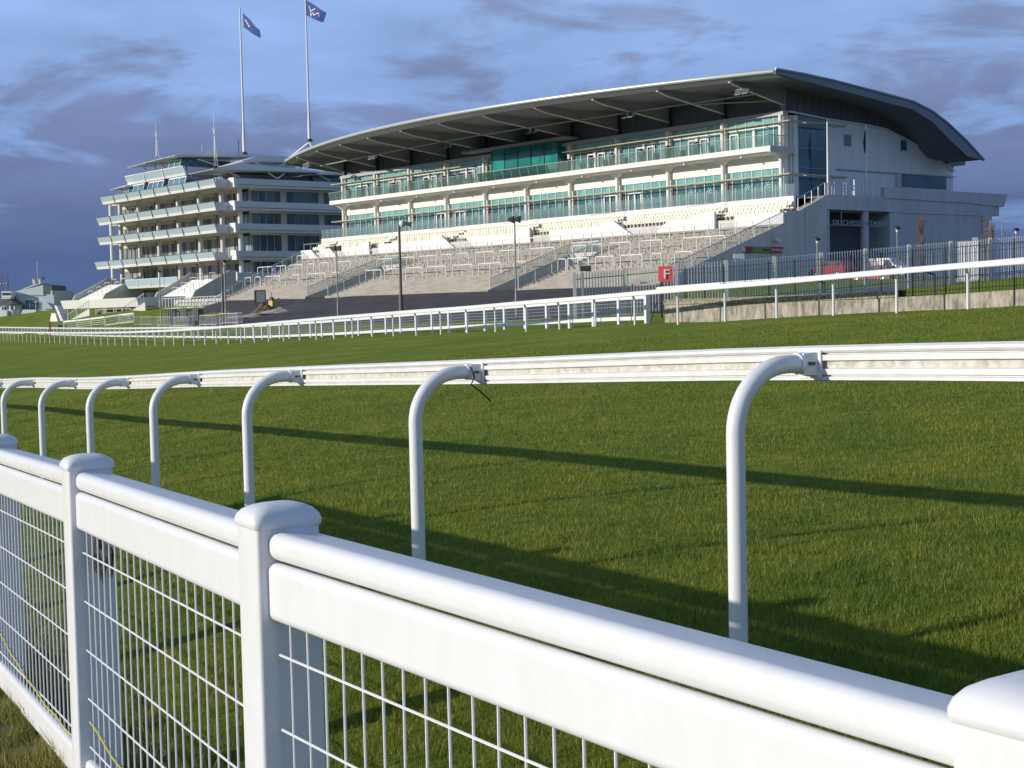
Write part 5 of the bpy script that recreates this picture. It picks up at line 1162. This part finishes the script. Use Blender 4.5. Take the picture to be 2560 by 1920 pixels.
# ---- small white building, far left
YB = 262; bz = at(60, 815, YB)[2]
def B(x, y): p = at(x, y, YB); return p
kx = YB/F
SB = thing('white_house', (at(60, 800, YB)[0], YB, -2.0), math.radians(-8), 'small white two-storey clubhouse with slate turret and red chimneys at the far left', 'building')
def bx(px0, py0, px1, py1, y0, y1, m_, name, par=SB, poly=None):
    c = SB.location; f = lambda px, py: ((px-60)*kx, (768.0-0-py)*kx*1.0)
    def zc(px, py): return at(px, py, YB)[2]-c[2]
    if poly: pts = [((px-60)*kx, y0, zc(px, py)) for px, py in poly]
    else: pts = [((px0-60)*kx, y0, zc(px0, py1)), ((px1-60)*kx, y0, zc(px1, py1)), ((px1-60)*kx, y0, zc(px1, py0)), ((px0-60)*kx, y0, zc(px0, py0))]
    return obj(name, MB().prism(pts, (0, y1-y0, 0)), m_, par)
bx(0, 0, 0, 0, .5, 9, house_shade, 'wall', poly=[(34, 835), (104, 835), (104, 775), (138, 775), (138, 727), (112, 722), (110, 713), (36, 728), (34, 745)])
bx(0, 0, 0, 0, .3, .5, mat('house_trim_shaded', (.58, .64, .66), .6), 'upper_band', poly=[(36, 730), (112, 712), (112, 738), (36, 738)])  # band's bluish tone is shade painted into its colour
bx(112, 711, 136, 734, .2, 6, slate, 'dark_roof', poly=[(112, 733), (138, 735), (134, 714), (112, 711)])
bx(0, 0, 0, 0, .5, 5, mat('ramp_grey', (.58, .57, .54), .6), 'pitched_roof', poly=[(42, 728), (100, 711), (104, 709), (84, 711)])
bx(12, 728, 37, 743, -1.2, .4, whitep, 'bay_window'); 
for i in range(5): bx(14+i*4.6, 732, 17+i*4.6, 738, -1.28, -1.2, g_q, 'pane')
bx(12, 744, 36, 747, -1.4, .4, whitep, 'sill')
bx(-30, 745, 20, 762, .5, 8, slate, 'slate_roof', poly=[(-30, 763), (24, 763), (34, 748), (-30, 746)])
bx(-30, 763, 48, 820, 1.0, 8, whitep, 'wing_wall')
# turret
m = MB(); cx_ = (37-60)*kx; m.lathe((cx_, .2, at(37, 762, YB)[2]+2.0), [(1.75, 0), (.9, .55), (.35, 1.0), (.1, 1.45), (0, 1.5)], 8); obj('turret_roof', m, slate, SB)
m = MB(); m.lathe((cx_, .2, at(37, 830, YB)[2]+2.0), [(1.1, 0), (1.1, 4.9)], 8); obj('turret', m, house_shade, SB)
for k in range(4): bx(25+k*5.5, 764, 28+k*5.5, 774, -1.1, -.95, whitep if k % 2 else g_q, 'turret_window')
for (x0, y0, x1, y1) in ((65, 750, 86, 772), (88, 755, 96, 772), (48, 762, 60, 774), (2, 766, 14, 775), (14, 806, 30, 822)):
    w = bx(x0, y0, x1, y1, .15, .35, g_q, 'window'); bx(x0-1.2, y0-1.2, x1+1.2, y0, .05, .3, whitep, 'frame', w.parent); bx((x0+x1)/2-.5, y0, (x0+x1)/2+.5, y1, .05, .2, whitep, 'mullion')
bx(0, 0, 0, 0, -.8, .3, whitep, 'white_awning', poly=[(59, 785), (97, 785), (98, 774), (63, 774)])
bx(98, 774, 150, 789, -.2, 3, mat('parapet_grey', (.60, .60, .63), .6), 'balcony_wall')
bx(105, 790, 108, 815, -.1, .2, whitep, 'post'); bx(126, 790, 128, 812, -.1, .2, whitep, 'post'); bx(108, 792, 140, 820, .8, 1, interior, 'undercroft')
bx(-30, 776, 24, 792, -1.2, .6, whitep, 'white_canopy')
for px, lean in ((82, -1), (98, 1)):
    bx(0, 0, 0, 0, 1, 1.6, whitep, 'cowl', poly=[(px-1.5, 710), (px+2.5, 710), (px+1.5, 700), (px-3, 696), (px-3, 701)])
    bx(px+1.5, 691, px+4.5, 699, 1.8, 2.3, terra, 'chimney_pot')
bx(89, 655, 90.4, 711, 1.5, 1.6, galv, 'flag_mast')
bx(134, 727, 138, 745, -.1, .1, whitep, 'downpipe')
for (x0, y0, x1, y1) in ((109, 757, 122, 772),): bx(0, 0, 0, 0, .0, .4, mat('house_trim_shaded', (.58, .64, .66), .6), 'porch', poly=[(108, 772), (138, 772), (122, 756), (112, 754)])  # porch takes the same shade-tinted colour as the band
# scaffold mast
q = at(10, 800, 300); SM = thing('lattice_tower', (q[0], 300, -1.0), 0, 'grey lattice lighting tower at the left edge behind the clubhouse', 'tower'); k_ = 300/F
zt = at(10, 688, 300)[2]+1; z1 = at(10, 727, 300)[2]+1
m = MB()
for x in (-1.15, -.1, 1.1): m.bar((x, 0, z1), (x, 0, zt), .13)
for i in range(6): z = z1+(zt-z1)*i/5; m.bar((-1.15, 0, z), (1.15, 0, z), .12)
obj('lamp_frame', m, mat('tower_grey', (.16, .15, .2), .6), SM); m = MB()
for x in (-.9, -.2): m.bar((x, 0, -1), (x, 0, z1), .12)
for i in range(8): z = -1+(z1+1)*i/8; m.bar((-.9, 0, z), (-.2, 0, z+(z1+1)/8), .08)
obj('mast', m, mat('tower_grey', (.16, .15, .2), .6), SM)
for i in range(4): obj('lamp', MB().box((-1+i*.55, -.3, z1+1.2), (-.7+i*.55, 0, z1+1.6)), galv, SM)
# ================================================================== things on the apron
q = ground_hit(651, 768, 110); P = np.array([q[0], q[1], H(q[0], q[1])]); kk = q[1]/F
o = thing('notice_board', tuple(P), math.radians(-8), 'blank grey notice board on two legs at the foot of the steps', 'notice board'); obj('panel', MB().box((-13*kk, 0, .5), (13*kk, .08, 41*kk)), mat('board_grey', (.17, .20, .20), .5), o)
m = MB(); [m.box((-14*kk, -.05, z), (14*kk, .1, z+.09)) for z in (.45, 40.5*kk)]; [m.box((x*kk-.05, -.05, .45), (x*kk+.05, .1, 41*kk)) for x in (-13.6, 13.6)]; obj('frame', m, steel_d, o)
for x in (-11, 11): obj('leg', MB().box((x*kk-.05, 0, -.3), (x*kk+.05, .08, .6)), steel_d, o)
q = ground_hit(680, 768, 110); kk = q[1]/F
o = thing('pump_unit', (q[0], q[1], H(q[0], q[1])), math.radians(-35), 'small yellow and black site pump standing behind the sand heap', 'machine'); o.scale = (.75, .75, .72); obj('body', MB().box((-.38, -.3, .15), (.38, .3, .95)), yel, o); obj('panel', MB().box((-.40, -.2, .3), (-.38, .2, .8)), redm, o)
obj('hood', MB().prism([(-.3, -.25, .95), (.3, -.25, .95), (.1, -.25, 1.45), (-.15, -.25, 1.5)], (0, .5, 0)), blackm, o); obj('base', MB().box((-.4, -.32, 0), (.4, .32, .15)), blackm, o); obj('exhaust', MB().tube([(.0, 0, 1.4), (.0, 0, 2.2)], .04, 8), steel_d, o)
def heap(name, px, py, w, h, m_, label, cat, seed, sy=.6):
    q = ground_hit(px, py, 100); z = H(q[0], q[1]); r2 = np.random.default_rng(seed); n = 22; v = []; f = []
    ph = r2.uniform(0, 6, 6)
    for j in range(n):
        for i in range(n):
            x = (i/(n-1)-.5)*2; y = (j/(n-1)-.5)*2; r = math.hypot(x, y); hh = max(0, 1-r)**.9*(1+.35*math.sin(5*x+ph[0])*math.cos(6*y+ph[1])+.25*math.sin(13*x+ph[2])*math.sin(11*y+ph[3])); v.append((x*w, y*w*sy, h*hh-.05))
    f = [(j*n+i, j*n+i+1, (j+1)*n+i+1, (j+1)*n+i) for j in range(n-1) for i in range(n-1)]
    o = obj(name, MB().add(v, f), m_, None, True, loc=(q[0], q[1], z), rot=math.radians(10)); struct(o, label, cat, 'stuff')
heap('rubble_heap', 664, 781, 1.5, .95, rubble, 'dark brown heap of earth and rubble beside the notice board', 'earth heap', 1)
heap('sand_heap', 702, 782, 2.3, .5, sandm, 'pale low heap of sand to the right of the rubble', 'sand heap', 2)
heap('sand_heap', 640, 792, 3.0, .35, sandm, 'thin pale spread of sand below the rubble heap', 'sand heap', 5)
# sign post on the steps
p = D(-62.5, -16.8, tz(-16.8)+.17); o = thing('steward_sign', tuple(p), ROT, 'small dark blue sign on a thin post on the left part of the steps', 'sign'); obj('post', MB().bar((0, 0, 0), (0, 0, 2.6), .06), galv, o); m = MB().box((0, -.03, 2.35), (.85, .03, 2.6)).box((0, -.03, 1.75), (1.0, .03, 2.0)).box((0, -.03, 1.75), (.12, .03, 2.6)); obj('panel', m, bluem, o)
# lamp posts
def lamp(name, px, py, pt, label, head, r=.05, m_=mat('lamp_post_grey', (.26, .26, .25), .6), cat='lamp post', hit=None, Y0=60):
    q = ground_hit(px, py, Y0) if hit is None else at(px, py, hit); z = H(q[0], q[1]) if hit is None else q[2]; t = at(px, pt, q[1])[2]; h = t-z
    o = thing(name, (q[0], q[1], z), math.radians(-20), label, cat); obj('pole', MB().tube([(0, 0, -.2), (0, 0, 1.5), (0, 0, 1.55), (0, 0, h)], [r*1.5, r*1.5, r, r*.8], 10), m_, o, True); head(o, h); return o
def head_twin(o, h):
    for s in (-1, 1):
        k = MB().prism([(s*.22-.2, -.15, h-.1), (s*.22+.15, -.15, h-.25), (s*.22+.18, -.15, h+.2), (s*.22-.12, -.15, h+.1)], (0, .3, 0)); obj('lamp_head', k, blackm, o)
    obj('crossbar', MB().bar((-.3, 0, h), (.3, 0, h), .05), galv, o)
def head_ragged(o, h):
    m = MB(); m.lathe((.28, 0, h-.16), [(.1, -.28), (.22, -.16), (.27, 0), (.2, .2), (.0, .27)], 10); obj('white_hood', m, whitep, o, True)
    m = MB(); m.prism([(.3, -.15, h+.05), (.65, -.15, h-.07), (1.2, -.15, h-.1), (.95, -.15, h-.24), (1.1, -.15, h-.48), (.7, -.15, h-.33), (.3, -.15, h-.35)], (0, .25, 0)); obj('black_cover', m, blackm, o)
def head_dome(o, h):
    m = MB(); m.lathe((0, 0, h), [(.0, -.0), (.25, -.03), (.24, .08), (.12, .18), (0, .2)], 14); obj('cap', m, blackm, o, True); m = MB(); m.lathe((0, 0, h-.25), [(.06, 0), (.11, .12), (.1, .24)], 10); obj('lantern', m, whitep, o, True)
lamp('lamp_post', 1003.5, 786, 554, 'tall brown pole with a ragged black-covered floodlight in front of the steps', head_ragged, .12, mat('pole_brown', (.16, .13, .10), .7))
lamp('lamp_post', 1291.7, 793, 548, 'grey lamp post with twin black floodlights in front of the middle steps', head_twin, .06)
lamp('lamp_post', 846, 803, 620, 'slim grey lamp post with small twin black floodlights before the gangway', head_twin, .06)
lamp('lamp_post', 566, 815, 655, 'grey lamp post with a domed head beside a darker pole', head_dome, .08)
lamp('lamp_post', 559, 814, 660, 'dark bare pole standing just left of the domed lamp post', lambda o, h: obj('cap', MB().tube([(0, 0, h), (0, 0, h+.1)], .12, 8), steel_d, o), .1, mat('pole_brown', (.16, .13, .10), .7))
lamp('lamp_post', 403, 812, 680, 'slim lamp post with a small lantern in front of the older stand', head_dome, .05)
lamp('lamp_post', 2244, 700, 572, 'black domed lamp on a pale post behind the palisade fence', head_dome, .05, hit=108)
lamp('lamp_post', 2541, 690, 576, 'black domed lamp at the right edge behind the palisade fence', head_dome, .05, hit=112)
lamp('lamp_post', 2044, 690, 600, 'short black-topped lamp post close to the grey end wall', head_dome, .06, hit=112)
lamp('lamp_post', 2506, 660, 552, 'thin distant lighting pole beyond the right end of the stand', lambda o, h: obj('arm', MB().bar((0, 0, h-.1), (.9, 0, h-.25), .1), galv, o), .08, hit=200)
# ---- vehicles in the yard (side view along local x)
def arc(cx, cz, r, a0, a1, k=8): return [(cx+r*math.cos(math.radians(a0+(a1-a0)*i/k)), cz+r*math.sin(math.radians(a0+(a1-a0)*i/k))) for i in range(k+1)]
def vehicle(name, P, rot, body_m, prof, glass_prof, w, label, cat, wheels, L_):
    o = thing(name, P, rot, label, cat); 
    m = MB(); n = len(prof); v = [(x, -w/2, z) for x, z in prof]+[(x, w/2, z) for x, z in prof]
    sh = [(x, -w/2+.18, z) for x, z in prof]
    def inset(x, z): return .0 if z < .95 else .16*(z-.95)/.5
    v = [(x, -w/2+inset(x, z), z) for x, z in prof]+[(x, w/2-inset(x, z), z) for x, z in prof]
    m.add(v, [tuple(range(n)), tuple(range(2*n-1, n-1, -1))]+[(i, (i+1) % n, n+(i+1) % n, n+i) for i in range(n)]); body = obj('body', m, body_m, o)
    for g in glass_prof:
        for s in (-1, 1): m = MB(); m.add([(x, s*(w/2-inset(x, z)+.012), z) for x, z in g], [tuple(range(len(g)))]); obj('window', m, g_q, body)
    for x in wheels:
        for s in (-1, 1):
            t = obj('wheel', MB().tube([(x, s*(w/2-.2), .32), (x, s*(w/2+.01), .32)], .32, 18), blackm, o); obj('rim', MB().tube([(x, s*(w/2), .32), (x, s*(w/2+.03), .32)], .19, 14), alum, t)
    for s in (-1, 1): obj('headlight', MB().box((L_/2-.12, s*w*.34-.15, .58), (L_/2+.02, s*w*.34+.15, .75)), whitep, o); obj('tail_light', MB().box((-L_/2-.02, s*w*.38-.1, .7), (-L_/2+.08, s*w*.38+.1, 1.0)), redm, o)
    obj('bumper', MB().box((-L_/2-.06, -w/2+.05, .28), (L_/2+.06, w/2-.05, .5)), steel_d, o); return o
hatch = [(-1.85, .3), (-1.92, .75), (-1.8, 1.0), (-1.5, 1.42), (-.9, 1.48), (.1, 1.46), (.75, 1.02), (1.6, .88), (1.9, .6), (1.88, .3)]
hg = [[(-1.5, 1.02), (-1.35, 1.36), (-.75, 1.40), (-.75, 1.02)], [(-.65, 1.02), (-.65, 1.40), (.05, 1.38), (.6, 1.02)]]
def onyard(px, py, Y): q = at(px, py, Y); return (q[0], q[1], HL(q[0], q[1]))
def fitY(px, pyTop, hgt, Y0=86, Y1=125):   # depth at which a thing of this height reaches the pixel row
    best = None
    for Y in np.arange(Y0, Y1, .5):
        q = at(px, pyTop, Y); e = abs(q[2]-hgt-HL(q[0], q[1]))
        if best is None or e < best[0]: best = (e, Y)
    return best[1]
vehicle('parked_car', onyard(2081, 670, 128), math.radians(128), redcar, hatch, hg, 1.66, 'red hatchback parked behind the palisade fence, left of the white van', 'car', (-1.25, 1.2), 3.75)
vehicle('parked_car', onyard(2186, 690, 124), math.radians(135), redcar, hatch, hg, 1.66, 'red car half hidden behind the rail, in front of the white van', 'car', (-1.25, 1.2), 3.75)
vanp = [(-2.1, .3), (-2.15, 1.4), (-2.0, 1.75), (-1.7, 1.82), (.4, 1.80), (.95, 1.2), (1.9, 1.0), (2.1, .7), (2.1, .3)]
vg = [[(-.15, 1.15), (-.15, 1.62), (.4, 1.6), (.8, 1.15)]]
vehicle('parked_van', onyard(2226, 680, 131), math.radians(-52), whitep, vanp, vg, 1.75, 'small white van parked in the yard behind the palisade fence', 'van', (-1.35, 1.3), 4.2)
# electrical cabinet
q = at(2420, 702, 90); CBN = thing('cabinet', (q[0], q[1], HL(q[0], q[1])), math.radians(-20), 'tall white metal cabinet with a small lamp box on top, behind the palisade', 'cabinet'); kk = 90/F
obj('body', MB().box((-25*kk, 0, 0), (25*kk, .8, 98*kk)), whitep, CBN); obj('plinth', MB().box((-27*kk, -.05, -.3), (27*kk, .85, .12)), greywall, CBN)
m = MB(); [m.box((-25*kk+i*.24, -.02, .2), (-25*kk+i*.24+.03, 0, 94*kk)) for i in range(1, 6)]; obj('door_ribs', m, greywall, CBN); obj('lamp_box', MB().box((10*kk, .1, 98*kk), (24*kk, .5, 108*kk)), alum, CBN)
# bare columnar trees
def bare_tree(px, pb, pt, Y, label, seed, w):
    q = at(px, pb, Y); t = at(px, pt, Y); h = t[2]-q[2]; r = random.Random(seed); o = thing('bare_tree', tuple(q), 0, label, 'tree'); m = MB().tube([(0, 0, -.5), (.05, 0, h*.5), (0, 0, h)], [.11, .07, .02], 8); obj('trunk', m, bark, o, True)
    m = MB()
    for i in range(70):
        z = h*r.uniform(.1, .9); a = r.uniform(0, 6.28); L_ = w*r.uniform(.4, 1)*(1-.5*z/h); e = (math.cos(a)*L_, math.sin(a)*L_, min(h, z+h*.22*r.uniform(.6, 1.2))); m.tube([(0, 0, z), (e[0]*.6, e[1]*.6, z+(e[2]-z)*.4), e], [.025, .016, .008], 5, False)
    obj('branches', m, bark, o)
bare_tree(2305, 700, 534, 104, 'slim leafless columnar tree in front of the grey side wall', 1, .8)
bare_tree(2468, 700, 545, 118, 'slim leafless columnar tree at the far corner of the stand, darker of two', 2, .7)
bare_tree(2480, 700, 555, 120, 'slim leafless columnar tree at the outer corner of the stand, shorter of two', 3, .5)
# spotlight and camera fittings above the palisade
for px, py, Y, lb, kind in ((1455, 672, 76, 'small floodlight on a bracket above the left end of the palisade', 0), (1838, 642, 80, 'white security camera cluster on a pole by the palisade', 1)):
    q = at(px, py, Y); z = q[2]-2.6; o = thing('security_light' if kind == 0 else 'security_camera', (q[0], q[1], z), 0, lb, 'light' if kind == 0 else 'camera'); obj('pole', MB().bar((0, 0, 0), (0, 0, 2.6), .07), galv, o); m = MB(); m.hexa([(-.1, -.3, 2.5), (.45, -.3, 2.45), (.45, .1, 2.45), (-.1, .1, 2.5), (-.1, -.25, 2.75), (.45, -.25, 2.75), (.45, .1, 2.75), (-.1, .1, 2.75)]); obj('head', m, steel_d if kind == 0 else alum, o)
# leaning green pole and gate by the end of the panel fence
q = ground_hit(1625, 806, 50); o = thing('leaning_pole', (q[0], q[1], H(q[0], q[1])), 0, 'dark green pole leaning against the end of the white panel fence', 'pole'); obj('pole', MB().bar((0, 0, 0), (.38, .1, 1.05), .05), greenm, o)
# ================================================================== grass blades on the near turf
def blades(name, n, yr, hfun, w0, m_, seed, xlim=None, label=None):
    r = np.random.default_rng(seed); y = yr[0]*(yr[1]/yr[0])**r.random(n)    # log-uniform depth
    x = (r.random(n)*2-1)*(.36*y+.4)
    if xlim is not None: k = xlim(x, y); x, y = x[k], y[k]
    z = _H(x, y); n = len(x); cl = .5+.5*np.sin(x*3.1+2*np.sin(y*2.3))*np.sin(y*2.7+1.5*np.sin(x*1.9)); cl2 = .5+.5*np.sin(x*9.7+2.5*np.sin(y*6.1+x))*np.sin(y*8.3+2*np.sin(x*5.3)); h = hfun(y)*(.5+.9*r.random(n))*(.45+.5*cl+.75*cl2)
    a = r.random(n)*6.283; w = w0*(1+y/7)*(.7+.6*r.random(n)); dx, dy = np.cos(a)*w/2, np.sin(a)*w/2; la = r.random(n)*6.283; ll = h*(.15+.75*r.random(n)); lx, ly = np.cos(la)*ll, np.sin(la)*ll
    v = np.empty((n, 3, 3)); v[:, 0] = np.c_[x-dx, y-dy, z-.01]; v[:, 1] = np.c_[x+dx, y+dy, z-.01]; v[:, 2] = np.c_[x+lx, y+ly, z+h]
    me = bpy.data.meshes.new(name); me.vertices.add(3*n); me.vertices.foreach_set('co', v.ravel()); me.loops.add(3*n); me.loops.foreach_set('vertex_index', np.arange(3*n, dtype=np.int32)); me.polygons.add(n); me.polygons.foreach_set('loop_start', np.arange(0, 3*n, 3, dtype=np.int32)); me.polygons.foreach_set('loop_total', np.full(n, 3, dtype=np.int32))
    at_ = me.attributes.new('tint', 'FLOAT', 'POINT'); at_.data.foreach_set('value', np.repeat(r.random(n), 3)); me.materials.append(m_); me.update(); me.validate()
    o = bpy.data.objects.new(name, me); S.collection.objects.link(o); return struct(o, label, 'grass', 'stuff')
def blade_mat(name, cols):
    m = bpy.data.materials.new(name); m.use_nodes = True; t = m.node_tree; p = t.nodes['Principled BSDF']; p.inputs['Roughness'].default_value = .55; p.inputs['Specular IOR Level'].default_value = .3
    a = t.nodes.new('ShaderNodeAttribute'); a.attribute_name = 'tint'; c = ramp(t, a.outputs['Fac'], cols)
    g = t.nodes.new('ShaderNodeNewGeometry'); n = t.nodes.new('ShaderNodeTexNoise'); n.inputs['Scale'].default_value = 1.1; n.inputs['Detail'].default_value = 5; t.links.new(g.outputs['Position'], n.inputs[0])
    k = t.nodes.new('ShaderNodeMix'); k.data_type = 'RGBA'; k.blend_type = 'MULTIPLY'; k.inputs[0].default_value = 1; t.links.new(c, k.inputs[6]); t.links.new(ramp(t, n.outputs[0], [(.3, (.58, .78, .6)), (.5, (1, 1, 1)), (.7, (1.45, 1.15, 1.0))]), k.inputs[7]); t.links.new(k.outputs[2], p.inputs['Base Color'])
    tr = t.nodes.new('ShaderNodeBsdfTranslucent'); t.links.new(k.outputs[2], tr.inputs[0]); mx = t.nodes.new('ShaderNodeMixShader'); mx.inputs[0].default_value = .3; t.links.new(p.outputs[0], mx.inputs[1]); t.links.new(tr.outputs[0], mx.inputs[2]); t.links.new(mx.outputs[0], t.nodes['Material Output'].inputs[0]); return m
bmat = blade_mat('grass_blade', [(0, (.085, .150, .015)), (.45, (.175, .232, .024)), (.85, (.270, .290, .036)), (.97, (.33, .30, .07)), (1, (.38, .33, .10))])
blades('grass', 620000, (2.2, 38), lambda y: .030+.0*y, .0023, bmat, 7, lambda x, y: np.ones(len(x), bool), 'short mown turf between the foreground fence and the track')
bl2 = blade_mat('long_grass', [(0, (.12, .15, .02)), (.5, (.24, .24, .045)), (.85, (.36, .31, .09)), (1, (.44, .36, .14))])
soil = mat('soil', (.12, .085, .05), .95, col2=(.05, .035, .02), scale=9, bump=1, bscale=30)
_a = resample(NF, 60); _b = _a-[1.3, .75, 0]; loft('soil_strip', _a, _b, _H, soil, 14, .012)
def nearf(x, y):
    d = np.full(len(x), 9.)
    for a, b in zip(NF[:-1], NF[1:]):
        ab = b[:2]-a[:2]; t = np.clip(((x-a[0])*ab[0]+(y-a[1])*ab[1])/(ab@ab), 0, 1); d = np.minimum(d, np.hypot(x-a[0]-t*ab[0], y-a[1]-t*ab[1]))
    return (d < .38) & (np.sin(x*7+2*np.sin(y*5))*np.sin(y*6+x*2) > -.25)
blades('long_grass', 260000, (2.4, 14), lambda y: .10+0*y, .004, bl2, 11, nearf, 'longer tufty grass growing along the foot of the foreground fence')
